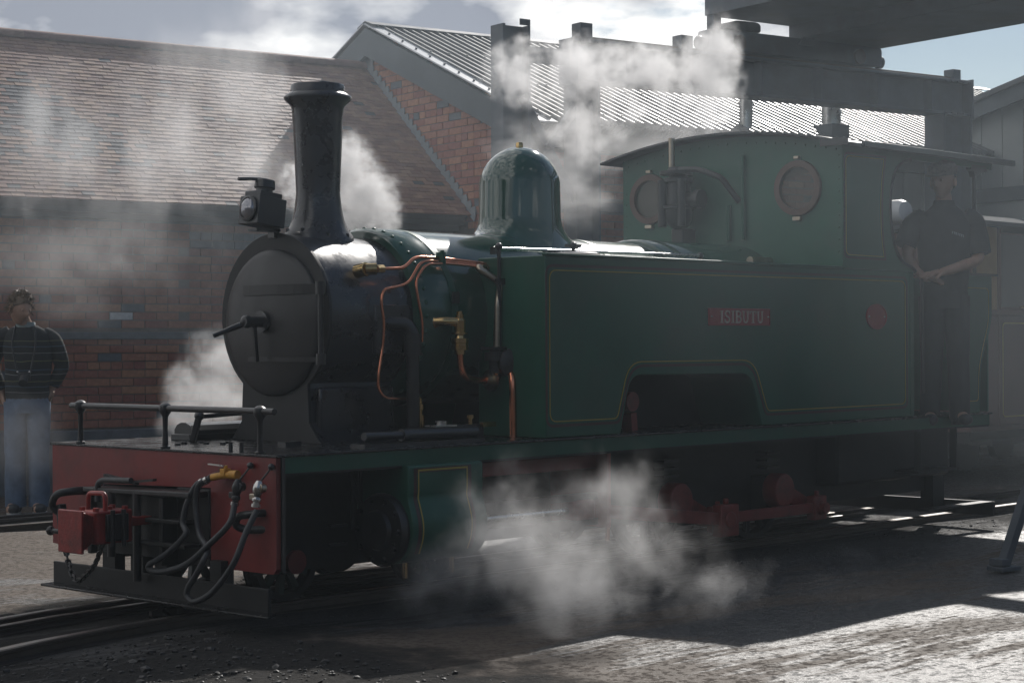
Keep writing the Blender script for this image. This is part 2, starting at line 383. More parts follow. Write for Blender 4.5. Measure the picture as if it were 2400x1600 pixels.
for sgn in (-1, 1):
    ctr = [(x, track_y(x) + sgn * 0.325 if x < 0.3 else sgn * 0.325) for x in xsr]
    r_ = part('rail', rail(ctr), RAIL, T1)
    part('rail_head', MB().rings([[Vector((c[0], c[1] - .019, .0462)), Vector((c[0], c[1] + .019, .0462))] for c in ctr], closed=False, cap0=False, cap1=False), RAILTOP, r_)
    ctr2 = [(x, y - sgn * 0.085) for x, y in ctr if x < 7]
    part('check_rail', rail(ctr2, w=0.04, z1=0.03), RAIL, T1)
T2 = thing('railway_track', 'second track along the brick workshop behind the locomotive', 'track', (0, 0, 0), 0, 'railway tracks in the yard')
for y0 in (4.12, 4.75):
    ctr = [(x, y0) for x in xsr]
    r_ = part('rail', rail(ctr), RAIL, T2)
    part('rail_head', MB().rings([[Vector((c[0], c[1] - .019, .0462)), Vector((c[0], c[1] + .019, .0462))] for c in ctr], closed=False, cap0=False, cap1=False), RAILTOP, r_)
    part('check_rail', rail([(x, y0 + (.085 if y0 < 4.4 else -.085)) for x in xsr], w=.04, z1=.03), RAIL, T2)

# loose coal and ballast in the near corner
import bmesh
def rock_template(seed, sub=1):
    rnd = random.Random(seed); bm = bmesh.new(); bmesh.ops.create_icosphere(bm, subdivisions=sub, radius=1)
    for v in bm.verts: v.co = v.co * rnd.uniform(.65, 1.15)
    vs = [v.co.copy() for v in bm.verts]; fs = [[v.index for v in f.verts] for f in bm.faces]; bm.free(); return vs, fs
RT = [rock_template(i) for i in range(7)]
def scatter(n, fn, rr, seed):
    rnd = random.Random(seed); mb = MB()
    for _ in range(n):
        x, y = fn(rnd)
        r = rr(rnd); vs, fs = rnd.choice(RT); rot = Matrix.Rotation(rnd.uniform(0, 6.28), 3, 'Z') @ Matrix.Rotation(rnd.uniform(-.6, .6), 3, 'X')
        mb.tint = rnd.random()
        sc = Vector((rnd.uniform(.8, 1.3), rnd.uniform(.7, 1.1), rnd.uniform(.45, .8)))
        mb.add([rot @ Vector((v.x * sc.x * r, v.y * sc.y * r, v.z * sc.z * r)) + Vector((x, y, gz(x, y) - .012 + r * .2)) for v in vs], fs)
    return mb
def near_corner(rnd):
    while True:
        x = rnd.uniform(-3.2, 1.6); y = rnd.uniform(-3.6, .4)
        if abs(y - track_y(x)) < .42: continue
        if x < -.05 - abs(rnd.gauss(0, .30)): return x, y
o = part('coal_rubble', scatter(4200, near_corner, lambda r: min(.026, .003 + r.expovariate(1 / .0045)), 3), COAL, None, kind='stuff', angle=0)
o['label'] = 'black coal rubble and grit strewn beside the near rails'; o['category'] = 'rubble'
def beside(rnd):
    x = rnd.uniform(-3, 8); return x, track_y(x) + rnd.choice((-1, 1)) * rnd.uniform(.4, .8)
o = part('track_ballast', scatter(1500, beside, lambda r: min(.016, .003 + r.expovariate(1 / .003)), 5), STONE, None, kind='stuff', angle=0)
o['label'] = 'dark gritty ballast along the locomotive track'; o['category'] = 'ballast'
for i, (x, y, r, lab) in enumerate([(-.95, -2.40, .045, 'large black coal lump on the ground, nearest the picture edge'), (-.33, -2.62, .030, 'smaller coal lump on the brown concrete, right of the large one'), (-.62, -2.22, .022, 'small coal lump at the edge of the rubble'), (.55, -2.35, .018, 'smallest coal lump, alone on the brown concrete')]):
    vs, fs = rock_template(40 + i, 2); mb = MB().add([(v[0] * r * 1.25, v[1] * r, v[2] * r * .85) for v in vs], fs)
    solo('coal_lump', mb, COAL, lab, 'coal', (x, y, gz(x, y) + r * .5), angle=0)['group'] = 'loose coal lumps on the yard'

# ------------------------------------------------------------------ brick workshop with tiled roof
BP = (4.55699824, 6.68099485, 0); BR = math.atan2(-0.20498123, 0.9787659)
PALETTE = {}
def block(key, l, d, h, bev=0.0):
    """shared mesh for one brick / tile centred on its front face"""
    if key not in PALETTE:
        b = bev; mb = MB()
        mb.add([(-l / 2, 0, -h / 2), (l / 2, 0, -h / 2), (l / 2, 0, h / 2), (-l / 2, 0, h / 2), (-l / 2, d, -h / 2), (l / 2, d, -h / 2), (l / 2, d, h / 2), (-l / 2, d, h / 2)],
               [(0, 1, 2, 3), (4, 7, 6, 5), (0, 4, 5, 1), (1, 5, 6, 2), (2, 6, 7, 3), (3, 7, 4, 0)])
        PALETTE[key] = mb.mesh(key.split('|')[0], angle=0)
    return PALETTE[key]
def lay(parent, name, items, m, keep):
    """items: (priority, matrix, (l, d, h), material or None); the `keep` of highest priority become parts, the rest one stuff part"""
    items = sorted(items, key=lambda q: -q[0]); rnd = random.Random(5)
    rest = {}
    for i, (pr, mtx, (l, d, h), mm) in enumerate(items):
        mm = mm or m
        if i < keep:
            me = block('%s|%s%.3f%.3f' % (name, mm.name, l, h), l, d, h)
            if not me.materials: me.materials.append(mm)
            o = bpy.data.objects.new(name, me); COL.objects.link(o); o.parent = parent; o.matrix_local = mtx
        else:
            mb = rest.setdefault(mm.name, MB()); mb.tint = rnd.random()
            me = block('%s|%s%.3f%.3f' % (name, mm.name, l, h), l, d, h)
            mb.add([mtx @ v.co for v in me.vertices], [list(p.vertices) for p in me.polygons])
    for k, mb in rest.items():
        part(name + '_courses', mb, MATS[k], parent, kind='stuff', angle=0)

B1 = thing('brick_workshop', 'low red brick workshop with a stained tiled roof behind the locomotive', 'workshop', BP, BR)
WS0, WS1 = -5.0, 3.50          # extent along the wall
rnd = random.Random(11)
# core walls (mortar face 8 mm behind the bricks)
w = MB().box(WS0, 0.62, 0.012, 0.25, 0, 2.56).box(0.621, WS1, 0.034, 0.25, 0, 2.26).box(0.621, WS1, 0.012, 0.25, 2.2601, 2.56).box(WS0, WS0 + .25, 0.25, 3.7, 0, 2.56).box(WS0, WS1, 3.45, 3.7, 0, 2.56)
w.prism([(0.012, 2.56), (3.7, 2.56), (1.757, 4.22)], lambda a, b, h: Vector((WS0 + h, a, b)), 0.0, 0.25)
part('wall', w, MORTAR, B1)
DOOR0, DOORZ = 0.62, 2.20     # bricked-up opening to the right of this, below the blue lintel
items = []
CH = 0.0735
row = 0; z = 0.55
while z + CH < 2.40:
    if 1.335 <= z + CH / 2 <= 1.405: z += 0.0735; row += 1; continue
    header = (row % 4 == 3)
    L_ = 0.110 if header else 0.2245
    s = WS0 + (0.0 if row % 2 else L_ / 2) - .1
    while s < WS1 - .05:
        zc = z + CH / 2; sc = s + L_ / 2
        rec = 0.0
        if sc > DOOR0 and zc < DOORZ: rec = 0.022
        if abs(sc - DOOR0) < L_ / 2 and zc < DOORZ + .1: 
            pass
        mm = None
        u = rnd.random()
        if u > .98: mm = BRICKG
        if sc > DOOR0 and DOORZ < zc < DOORZ + .08: mm = BRICKG
        pr = -abs(sc + 0.35) * 1.0 - abs(zc - 1.5) * .25
        if -1.45 < sc < 1.15: pr += 10
        hh = CH - .0095; ll = L_ - .0095
        items.append((pr, Matrix.Translation((sc, rec + rnd.uniform(-.003, .003), zc)) @ Matrix.Rotation(rnd.uniform(-.006, .006), 4, 'Y'), (ll, .1, hh), mm))
        s += L_
    z += CH; row += 1
# two painted bricks
def nearest(s0, z0):
    k = min(range(len(items)), key=lambda i: (items[i][1].translation.x - s0) ** 2 + (items[i][1].translation.z - z0) ** 2 + (0 if items[i][2][0] > .2 else 9))
    return k
k = nearest(0.0, 1.525); q = items[k]; items[k] = (50, q[1], q[2], BRICKW)
k = nearest(-0.08, 1.16); q = items[k]; items[k] = (49, q[1], q[2], BRICKG)
lay(B1, 'brick', items, BRICK, 300)
part('string_course', MB().box(WS0, DOOR0 - .02, -.018, .05, 1.335, 1.400).box(DOOR0 + .01, WS1, .004, .05, 1.335, 1.400), BRICKG, B1, bevel=.006)
part('plinth', MB().box(WS0, WS1, -.03, .05, -.05, .535), BRICKG, B1, bevel=.01)
part('gutter_board', MB().box(WS0, WS1, -.10, .02, 2.40, 2.53).box(WS0, WS1, -.20, -.10, 2.45, 2.53), BARGE, B1, bevel=.008)
# roof: pitch line from eaves (o=-.30, z=2.545) to ridge (o=1.757, z=4.27)
E0 = Vector((0, -.30, 2.545)); E1 = Vector((0, 1.757, 4.27)); sl = (E1 - E0).normalized(); nrm = Vector((0, -sl.z, sl.y)); SLEN = (E1 - E0).length
rb = MB()
for a, b in ((E0, E1), (Vector((0, 3.8, 2.545)), E1)):
    d = (b - a).normalized(); n_ = Vector((0, -d.z, d.y)) if d.y > 0 else Vector((0, d.z, -d.y))
    p = [a - n_ * .012, b - n_ * .012, b - n_ * .07, a - n_ * .07]
    rb.add([Vector((WS0, q.y, q.z)) for q in p] + [Vector((3.48, q.y, q.z)) for q in p], [(0, 1, 2, 3), (7, 6, 5, 4), (0, 4, 5, 1), (1, 5, 6, 2), (2, 6, 7, 3), (3, 7, 4, 0)])
part('roof_deck', rb, TILED, B1)
items = []
GA, TW = 0.0605, 0.118
nrow = int(SLEN / GA)
def stained(s, t):
    # slate-blue stain: a ragged triangle low on the left of the roof
    c = -0.55 + (1.85 - t) * .10
    wd = max(0, (1.95 - t)) * .62
    v = abs(s - c) < wd + rnd.uniform(-.12, .12) and .75 + rnd.uniform(-.3, .3) < t < 2.0
    return v and rnd.random() < .9
for r_ in range(nrow):
    t = (r_ + .5) * GA
    s = WS0 + (TW / 2 if r_ % 2 else 0)
    while s < 3.50:
        if s < -2.4 and True:
            s += TW; continue
        c = E0 + sl * t + Vector((s, 0, 0)) + nrm * (.002 + rnd.uniform(0, .003))
        tilt = R(4.5) + rnd.gauss(0, R(.9)); yaw = rnd.gauss(0, R(.7))
        # tile local axes: x along s, y into the roof (thickness), z up the slope
        zax = (sl * math.cos(tilt) - nrm * math.sin(tilt)); yax = Vector((1, 0, 0)).cross(zax) * -1
        m3 = Matrix(((1, yax.x, zax.x, 0), (0, yax.y, zax.y, 0), (0, yax.z, zax.z, 0), (0, 0, 0, 1)))
        mtx = Matrix.Translation(c + nrm * .008) @ m3 @ Matrix.Rotation(yaw, 4, 'Y')
        mm = TILED if (stained(s, t) or rnd.random() < .03) else None
        # the largest in the photo: nearest end of the roof, not hidden by the chimney
        pr = -s if s > -1.3 else -20 + s
        if r_ == 0 or r_ == nrow - 1: pr += 1
        items.append((pr + rnd.uniform(0, .3), mtx, (TW - .004, .011, GA * 1.25), mm)); s += TW
lay(B1, 'roof_tile', items, TILE, 300)
# plain tiles on the hidden far slope and the part left of the frame
part('roof_slope', MB().add([Vector((WS0, E0.y, E0.z)) + nrm * .006, Vector((-2.4, E0.y, E0.z)) + nrm * .006, Vector((-2.4, E1.y, E1.z)) + nrm * .006, Vector((WS0, E1.y, E1.z)) + nrm * .006], [(0, 1, 2, 3)]), TILE, B1)
s = -3.0
while s < 3.3:
    mb = MB(); l = .30
    rg = []
    for e in (0, l - .004):
        rg.append([Vector((s + e, 1.757 + .085 * math.cos(a), 4.245 + .075 * math.sin(a) + rnd.uniform(-.001, .001))) for a in [math.pi * k / 8 for k in range(9)]])
    mb.rings(rg, closed=False, cap0=False, cap1=False)
    mb.rings([[v + Vector((0, 0, -.012)) for v in q] for q in rg][::-1], closed=False, cap0=False, cap1=False)
    part('ridge_tile', mb, RIDGE, B1); s += l

# ------------------------------------------------------------------ corrugated-roof shed behind
B2 = thing('corrugated_shed', 'taller brick shed with grey ribbed metal roof beyond the crane posts', 'shed', BP, BR)
G0, G1 = 3.53, 12.5          # gable wall position and far end
EO, EZ, RO, RZ = -1.50, 3.335, 1.60, 4.63
sp = Vector((0, RO - EO, RZ - EZ)).normalized(); sn = Vector((0, -sp.z, sp.y)); SL2 = math.hypot(RO - EO, RZ - EZ)
BO = 2 * RO - EO
w = MB()
gp = [(-1.0, 0), (BO - .2, 0), (BO - .2, EZ), (RO, RZ - .10), (-1.0, EZ + .02)]
w.prism(gp, lambda a, b, h: Vector((G0 + .012 + h, a, b)), 0, .22)
w.box(G0 + .23, G1, -.99, -.78, 0, 3.30).box(G0 + .23, G1, BO - .4, BO - .2, 0, EZ)
w.prism(gp, lambda a, b, h: Vector((G1 + h, a, b)), 0, .2)
part('wall', w, MORTAR, B2)
items = []
# gable bricks (face -s): visible above the tiled roof, within the gable triangle
row = 0; z = 1.9
while z < RZ - .2:
    zc = z + CH / 2; o_ = -1.0 + (.11 if row % 2 else 0)
    header = row % 4 == 3; L_ = .1123 if header else .2245
    while o_ < 3.3:
        oc = o_ + L_ / 2
        lim = EZ + (oc + L_ / 2 - EO) * (RZ - EZ) / (RO - EO) if oc < RO else EZ + (BO - oc + L_ / 2) * (RZ - EZ) / (RO - EO)
        low = 2.545 + (oc + .30) * (4.27 - 2.545) / (2.057) if oc < 1.757 else 4.27 - (oc - 1.757) * .84
        if zc < lim - .12 and zc > low - .12:
            u = rnd.random(); mm = BRICKG if u > .975 else None
            mtx = Matrix.Translation((G0 + rnd.uniform(-.002, .003), oc, zc)) @ Matrix.Rotation(-math.pi / 2, 4, 'Z')
            items.append((10 - oc, mtx, (L_ - .009, .1, CH - .0095), mm))
        o_ += L_
    z += CH; row += 1
# front wall bricks between the posts
row = 0; z = 1.75
while z + CH < 3.2:
    zc = z + CH / 2; s = G0 + (.11 if row % 2 else 0)
    while s < 8.2:
        sc = s + .112
        if not (2.56 < zc < 2.68):
            items.append((-sc, Matrix.Translation((sc, -1.0 + rnd.uniform(-.003, .003), zc)), (.215, .1, CH - .0095), BRICKG if rnd.random() > .96 else None))
        s += .2245
    z += CH; row += 1
lay(B2, 'brick', items, BRICK, 300)
part('concrete_band', MB().box(G0 + .02, 8.2, -1.02, -.9, 2.575, 2.665), BRICKG, B2, bevel=.006)
part('eaves_board', MB().box(G0 + .02, G1, -1.10, -.985, 3.17, 3.33), BARGE, B2, bevel=.006)
for k in range(14):
    s0 = 8.25 + k * .3
    part('cladding_panel', MB().box(s0, s0 + .285, -1.03, -.995, 1.6, 3.16), CLAD, B2, bevel=.006)
# lead flashing stepped up the gable along the tiled roof
fl = []
nst = 27
for i in range(nst):
    f0, f1 = i / nst, (i + 1) / nst
    o0, o1 = -.36 + f0 * 2.10, -.36 + f1 * 2.10
    zz0, zz1 = 2.50 + f0 * 1.76, 2.50 + f1 * 1.76
    mb = MB(); mb.prism([(o0, zz0 - .02), (o1 + .006, zz1 - .02), (o1 + .006, zz1 + .055), (o0 - .015, zz1 + .065), (o0 - .03, zz0 + .085)], lambda a, b, h: Vector((G0 - .012 - h, a, b)), rnd.uniform(0, .003), .010)
    part('lead_flashing', mb, LEAD, B2, angle=0)
part('lead_saddle', MB().prism([(1.60, 4.18), (1.95, 4.20), (1.93, 4.36), (1.82, 4.33), (1.76, 4.40), (1.66, 4.36), (1.55, 4.34)], lambda a, b, h: Vector((G0 - .014 - h, a, b)), 0, .01), LEAD, B2, angle=0)
# barge boards and verge cap at the gable end
for sg in (1, -1):
    a = Vector((0, EO - .08, EZ - .03)); b = Vector((0, RO, RZ + .02))
    if sg < 0: a = Vector((0, 2 * RO - a.y, a.z))
    d = (b - a).normalized(); dn = Vector((0, 0, -1))
    mb = MB(); p = [a, b, b + dn * .30, a + dn * .27]
    mb.add([Vector((G0 - .10, q.y, q.z)) for q in p] + [Vector((G0 - .06, q.y, q.z)) for q in p], [(0, 1, 2, 3), (7, 6, 5, 4), (0, 4, 5, 1), (1, 5, 6, 2), (2, 6, 7, 3), (3, 7, 4, 0)])
    part('barge_board', mb, BARGE, B2, angle=0)
    nn = Vector((0, -d.z, d.y)) if sg > 0 else Vector((0, d.z, -d.y))
    nn = nn if nn.z > 0 else -nn
    p = [a + nn * .035, b + nn * .035, b + nn * .05, a + nn * .05]
    mb = MB().add([Vector((G0 - .115, q.y, q.z)) for q in p] + [Vector((G0 + .10, q.y, q.z)) for q in p], [(0, 1, 2, 3), (7, 6, 5, 4), (0, 4, 5, 1), (1, 5, 6, 2), (2, 6, 7, 3), (3, 7, 4, 0)])
    vc = part('verge_cap', mb, WTRIM, B2, angle=0)
    if sg > 0:
        bl = MB()
        for k in range(12):
            c = a + (b - a) * ((k + .5) / 12) + nn * .05; bl.cyl(Vector((G0 - .05, c.y, c.z)), Vector((G0 - .05, c.y, c.z)) + nn * .02, .012, n=6)
        part('fixing_bolts', bl, STEELG, vc, kind='stuff')
# ribbed sheets: one mesh per sheet, shared
PT = 0.112; RH = 0.056
def sheet_mesh(nr, a, b):
    d = (b - a); n_ = Vector((0, -d.z, d.y)).normalized(); n_ = n_ if n_.z > 0 else -n_
    prof = []
    for i in range(nr):
        x = i * PT; prof += [(x, 0), (x + .070, 0), (x + .080, RH), (x + .102, RH)]
    prof.append((nr * PT + .002, 0))
    rg = [[Vector((x, q.y, q.z)) + n_ * h for x, h in prof] for q in (a, b)]
    mb = MB().rings(rg, closed=False, cap0=False, cap1=False)
    mb.rings([[v - n_ * .003 for v in q] for q in rg][::-1], closed=False, cap0=False, cap1=False)
    # fixing bolts, geometry of the same sheet
    for row_ in (.06, .36, .66, .95):
        for i in range(0, nr, 2):
            c = a + d * row_; bl = Vector((i * PT + .081, c.y, c.z)) + n_ * RH
            mb.cyl(bl, bl + n_ * .012, .009, n=5)
    return mb
A_ = Vector((0, EO - .02, EZ - .010)); B_ = Vector((0, RO, RZ)); NR = 7
sm = sheet_mesh(NR, A_, B_).mesh('roof_sheet', angle=25); sm.materials.append(SHEET)
A2 = Vector((0, 2 * RO - A_.y, A_.z)); sm2 = sheet_mesh(NR, A2, B_).mesh('roof_sheet', angle=25); sm2.materials.append(SHEET)
k = 0; s = G0 - .04
while s < G1:
    for q in (sm, sm2):
        o = bpy.data.objects.new('roof_sheet', q); COL.objects.link(o); o.parent = B2; o.location = (s, 0, .03 + .004 * (k % 2))
    s += NR * PT; k += 1
s = G0 - .1
while s < G1:
    mb = MB().prism([(RO - .16, RZ - .015 + .055), (RO, RZ + .095), (RO + .16, RZ + .04), (RO + .16, RZ + .03), (RO, RZ + .08), (RO - .16, RZ + .03)], lambda a, b, h: Vector((s + h, a, b)), 0, 1.95)
    part('ridge_cap', mb, SHEET, B2, angle=20); s += 1.96

# ------------------------------------------------------------------ engine shed at the right
B3 = thing('engine_shed', 'dark grey clad engine shed at the right edge with sloping verge', 'shed', BP, BR)
S3 = 9.8
gab = [(-1.0, 0), (-9.5, 0), (-9.5, 4.0), (-5.5, 4.86), (-1.0, 3.87)]
part('wall', MB().prism(gab, lambda a, b, h: Vector((S3 + .05 + h, a, b)), 0, .2)  .box(S3 + .25, 20, -1.25, -1.05, 0, 3.8), CLAD, B3, angle=0)
for k in range(25):
    o_ = -1.02 - k * .3
    top = 3.87 + (-1.0 - o_) * .22 if o_ > -5.5 else 4.86 - (-5.5 - o_) * .22
    part('cladding_panel', MB().prism([(o_, 3.0), (o_ - .288, 3.0), (o_ - .288, top), (o_, top - .06)], lambda a, b, h: Vector((S3 + h, a, b)), 0, .045), CLAD, B3, angle=0)
for (a, b) in (((-.86, 3.90), (-5.5, 4.92)), ((-5.5, 4.92), (-9.7, 4.0))):
    mb = MB().prism([(a[0], a[1]), (b[0], b[1]), (b[0], b[1] - .22), (a[0], a[1] - .22)], lambda p, q, h: Vector((S3 - .16 + h, p, q)), 0, .05)
    part('barge_board', mb, BARGE, B3, angle=0)
part('roof', MB().prism([(-.84, 3.91), (-5.5, 4.935), (-9.8, 3.99), (-9.8, 3.93), (-5.5, 4.875), (-.84, 3.85)], lambda a, b, h: Vector((S3 - .2 + h, a, b)), 0, 10), SHEET, B3, angle=0)
part('lintel_beam', MB().box(S3 - .04, S3 + .06, -9.4, -1.05, 2.84, 3.0), BARGE, B3, bevel=.006)
part('door_leaf', MB().box(S3 - .01, S3 + .05, -2.3, -1.1, .05, 2.83), CLAD, B3, bevel=.006)

# pale tank standing behind the cab
tk = thing('storage_tank', 'pale grey cylindrical tank seen through the cab opening', 'tank', BP, BR)
part('tank_shell', MB().lathe((5.96, -3.1, 2.47), (0, -1, 0), [(0, .02), (.02, .07), (.05, .10), (.1, .11), (.62, .11), (.67, .09), (.69, .02)], 24), PALE, tk)
part('cradle', MB().box(5.90, 6.02, -3.48, -3.40, 0, 2.37), STEELG, tk)
part('band', MB().lathe((5.96, -3.42, 2.47), (0, -1, 0), [(0, .111), (0, .115), (.04, .115), (.04, .111)], 24, cap0=False, cap1=False), STEELG, tk)

# ------------------------------------------------------------------ overhead crane
GO = -1.64        # far runway line
def ibeam(mb, s0, s1, o, z0, z1, w, tf=.03, tw=.022):
    mb.box(s0, s1, o - w / 2, o + w / 2, z1 - tf, z1).box(s0, s1, o - w / 2, o + w / 2, z0, z0 + tf).box(s0, s1, o - tw / 2, o + tw / 2, z0 + tf, z1 - tf)
def hcol(mb, s0, s1, o, z0, z1, d=.20, t=.03):
    mb.box(s0, s0 + t, o - d / 2, o + d / 2, z0, z1).box(s1 - t, s1, o - d / 2, o + d / 2, z0, z1).box(s0 + t, s1 - t, o - .012, o + .012, z0, z1)
def runway(o, label, near):
    t = thing('crane_runway', label, 'gantry', BP, BR, 'runways of the overhead crane')
    mb = MB(); hcol(mb, 2.906, 3.214, o, 0, 4.19); mb.box(3.10, 3.214, o - .10, o - .085, 4.19, 4.248); part('column', mb, STEELG, t, bevel=.004)
    mb = MB(); hcol(mb, 3.733, 4.021, o, 0, 3.735); part('column', mb, STEELG, t, bevel=.004)
    mb = MB(); hcol(mb, 8.67, 9.12, o, 0, 3.735, d=.28); part('column', mb, STEELG, t, bevel=.004)
    mb = MB(); ibeam(mb, 3.733, 9.125, o, 3.735, 4.125, .26); part('runway_beam', mb, STEELG, t, bevel=.004)
    for k in range(6):
        for q in (-1, 1): part('web_stiffener', MB().box(4.4 + k * .82, 4.415 + k * .82, o + q * .07 - .058, o + q * .07 + .058, 3.766, 4.094), STEELG, t)
    bl = MB()
    for s_ in [3.80 + .085 * i for i in range(4)] + [8.72 + .09 * i for i in range(5)]:
        for z_ in (3.755, 4.10): bl.cyl((s_, o - .128, z_), (s_, o - .145, z_), .014, n=6)
    part('bolt_heads', bl, STEELG, t, kind='stuff')
    part('end_plate', MB().box(3.72, 3.745, o - .15, o + .15, 3.70, 4.135), STEELG, t)
    part('end_plate', MB().box(9.113, 9.135, o - .15, o + .15, 3.70, 4.135), STEELG, t)
    mb = MB().box(3.95, 8.9, o - .03, o + .03, 4.125, 4.165); part('crane_rail', mb, RAIL, t, bevel=.004)
    for a, b, z in ((3.81, 3.955, 4.285), (5.04, 5.19, 4.277), (8.90, 9.02, 4.245)):
        part('end_stop', MB().box(a, b, o - .07, o + .07, 4.126, z), STEELG, t, bevel=.006)
    if not near:
        part('brace', MB().bar((3.16, o, 3.55), (3.80, o, 2.55), .09, .09), STEELG, t)
        part('brace', MB().bar((3.78, o - .05, 3.50), (3.44, o - .05, 3.09), .07, .07), STEELG, t)
        part('brace', MB().bar((3.12, o - .05, 2.55), (3.46, o - .05, 3.05), .07, .07), STEELG, t)
        part('tie_plate', MB().box(3.20, 3.75, o - .015, o + .015, 3.87, 4.02), STEELG, t)
        part('base_plate', MB().box(2.8, 3.3, o - .25, o + .25, -.02, .03), STEELG, t)
    return t
runway(GO, 'dark steel runway beam on posts in front of the ribbed roof', False)
RN = runway(-8.67, 'near steel runway with a raking leg footed at the right edge', True)
# raking leg at the right edge of the picture
part('raking_leg', MB().bar((1.535, -8.67, 0.02), (2.72, -8.67, 2.36), .055, .055, up=(0, 1, 0)), STEELG, RN, bevel=.004)
part('foot_plate', MB().box(1.46, 1.62, -8.73, -8.61, -.01, .015), STEELG, RN, bevel=.004)
part('foot_cleat', MB().box(1.47, 1.53, -8.72, -8.62, .02, .06), STEELG, RN, bevel=.004)
part('leg_tie', MB().bar((1.80, -8.67, .44), (2.95, -8.67, .40), .03, .03), STEELG, RN)
CB = thing('crane_bridge', 'wide grey crane bridge spanning overhead on the runway beam', 'crane', BP, BR)
near, far = -8.75, GO - .02
DE = -4.55      # plated deck on the far half; unseen near half slimmed to shape its shadow
part('deck_box', MB().box(5.47, 6.60, DE, far + .10, 4.52, 5.25), STEELG, CB, bevel=.005)
part('deck_box', MB().box(6.605, 7.81, DE, far + .10, 4.375, 5.25), STEELG, CB, bevel=.005)
for s in (5.9, 7.3):
    mb = MB(); z0, z1 = 4.55, 4.85
    mb.box(s - .06, s + .06, near, DE - .01, z1 - .02, z1).box(s - .06, s + .06, near, DE - .01, z0, z0 + .02).box(s - .008, s + .008, near, DE - .01, z0 + .02, z1 - .02)
    part('unseen_girder', mb, STEELG, CB)
    part('girder_shoe', MB().box(s - .08, s + .08, -8.78, -8.56, 4.371, 4.549), STEELG, CB)
part('walkway_post', MB().box(5.48, 5.58, far - .02, far + .08, 4.33, 4.518), STEELG, CB)
part('diaphragm_plate', MB().prism([(6.55, 4.30), (6.70, 4.52), (6.75, 4.52), (6.75, 4.30)], lambda a, b, h: Vector((a, far - .12 + h, b)), 0, .2), STEELG, CB, angle=0)
for o in (GO, -8.67):
    mb = MB().prism(round2([(5.40, 4.17), (7.76, 4.17), (7.76, 4.37), (5.40, 4.37)], .05), lambda a, b, h: Vector((a, o - .11 + h, b)), 0, .22)
    ec = part('end_carriage', mb, STEELG, CB, angle=30, bevel=.006)
    for s in (5.75, 7.42):
        part('wheel', MB().cyl((s, o - .135, 4.25), (s, o + .135, 4.25), .078, n=20), RAIL, ec)
    for s, dd in ((5.40, -1), (7.76, 1)):
        part('buffer', MB().lathe((s, o, 4.235), (dd, 0, 0), [(0, .05), (.04, .05), (.045, .066), (.09, .066), (.11, .04)], 14), RUBBER, ec)
    if o == GO:
        mot = MB().prism(round2([(5.52, 4.37), (6.03, 4.37), (6.03, 4.455), (5.97, 4.475), (5.72, 4.47), (5.52, 4.42)], .03), lambda a, b, h: Vector((a, o - .13 + h, b)), 0, .2)
        part('drive_motor', mot, GRIME, ec, angle=30, bevel=.01)

# ------------------------------------------------------------------ flue pipes
for (s, r, lab, box) in ((6.255, .068, 'shiny round steel flue pipe, slimmer one without a base box', False), (7.47, .100, 'thicker shiny flue pipe with a grey base box', True)):
    t = thing('flue_pipe', lab, 'flue', BP, BR, 'steel flue pipes behind the cab roof')
    part('pipe', MB().cyl((s, -1.29, .0), (s, -1.29, 4.05), r, n=24), FLUE, t)
    part('locking_band', MB().lathe((s, -1.29, 3.70), (0, 0, 1), [(0, r), (0, r + .005), (.04, r + .005), (.04, r)], 24, cap0=False, cap1=False), FLUE, t)
    part('locking_band', MB().lathe((s, -1.29, 3.62), (0, 0, 1), [(0, r), (0, r + .004), (.025, r + .004), (.025, r)], 24, cap0=False, cap1=False), FLUE, t)
    if box: part('base_box', MB().box(s - .13, s + .13, -1.43, -1.15, 3.2, 3.585), BARGE, t, bevel=.006)

# ------------------------------------------------------------------ coach on the far road at the right
CC = thing('passenger_coach', 'ochre and maroon lined coach at the right edge behind the locomotive', 'coach', (11.6, 2.1, 0))
def cp(n, mb, m, **k): return part(n, mb, m, CC, off=(11.6, 2.1, 0), **k)
Y0 = 1.3
cp('body', MB().box(10.0, 13.2, Y0 + .03, 2.9, .45, 2.30), COACH, bevel=.02)
cp('roof', MB().prism([(Y0 - .10, 2.34), (Y0 - .10, 2.38), (Y0 + .3, 2.47), (2.1, 2.53), (2.6, 2.47), (3.0, 2.36), (3.0, 2.32)], lambda a, b, h: Vector((9.95 + h, a, b)), 0, 3.3), mat('coach_roof', (0.10, 0.105, 0.11), 0.95, spec=.1), angle=20)
for k in range(3):
    x0 = 10.02 + k * 1.05
    cp('upper_panel', MB().box(x0, x0 + .42, Y0, Y0 + .03, 1.56, 2.335), OCHRE, bevel=.008)
    wf = cp('window', MB().box(x0 + .50, x0 + 1.0, Y0 + .012, Y0 + .03, 1.60, 2.28), WOODGLASS)
    cp('pillar', MB().box(x0 + .43, x0 + .475, Y0 - .012, Y0 + .03, .5, 2.335), COACH, bevel=.005)
    lp = cp('lower_panel', MB().box(x0, x0 + 1.0, Y0 + .005, Y0 + .03, .50, 1.52), COACH, bevel=.01)
    fn = XZ(Y0 + .003)
    part('lining', MB().ribbon(round2([(x0 + .52, .58), (x0 + .97, .58), (x0 + .97, 1.45), (x0 + .52, 1.45)], .05), .012, fn, 0, -.003, True), YEL, lp, off=(11.6, 2.1, 0), angle=0)
cp('waist_rail', MB().box(10.0, 13.2, Y0 - .03, Y0 + .03, 1.525, 1.57), COACH, bevel=.006)
cp('door_handle', MB().bar((10.75, Y0 - .06, 1.60), (10.95, Y0 - .06, 1.60), .02, .02), BRASS)
cp('step_board', MB().box(10.1, 13.1, Y0 - .12, Y0 + .1, .33, .37), GRIME)
cp('underframe', MB().box(10.1, 13.1, Y0 + .1, 2.8, .34, .45), GRIME)
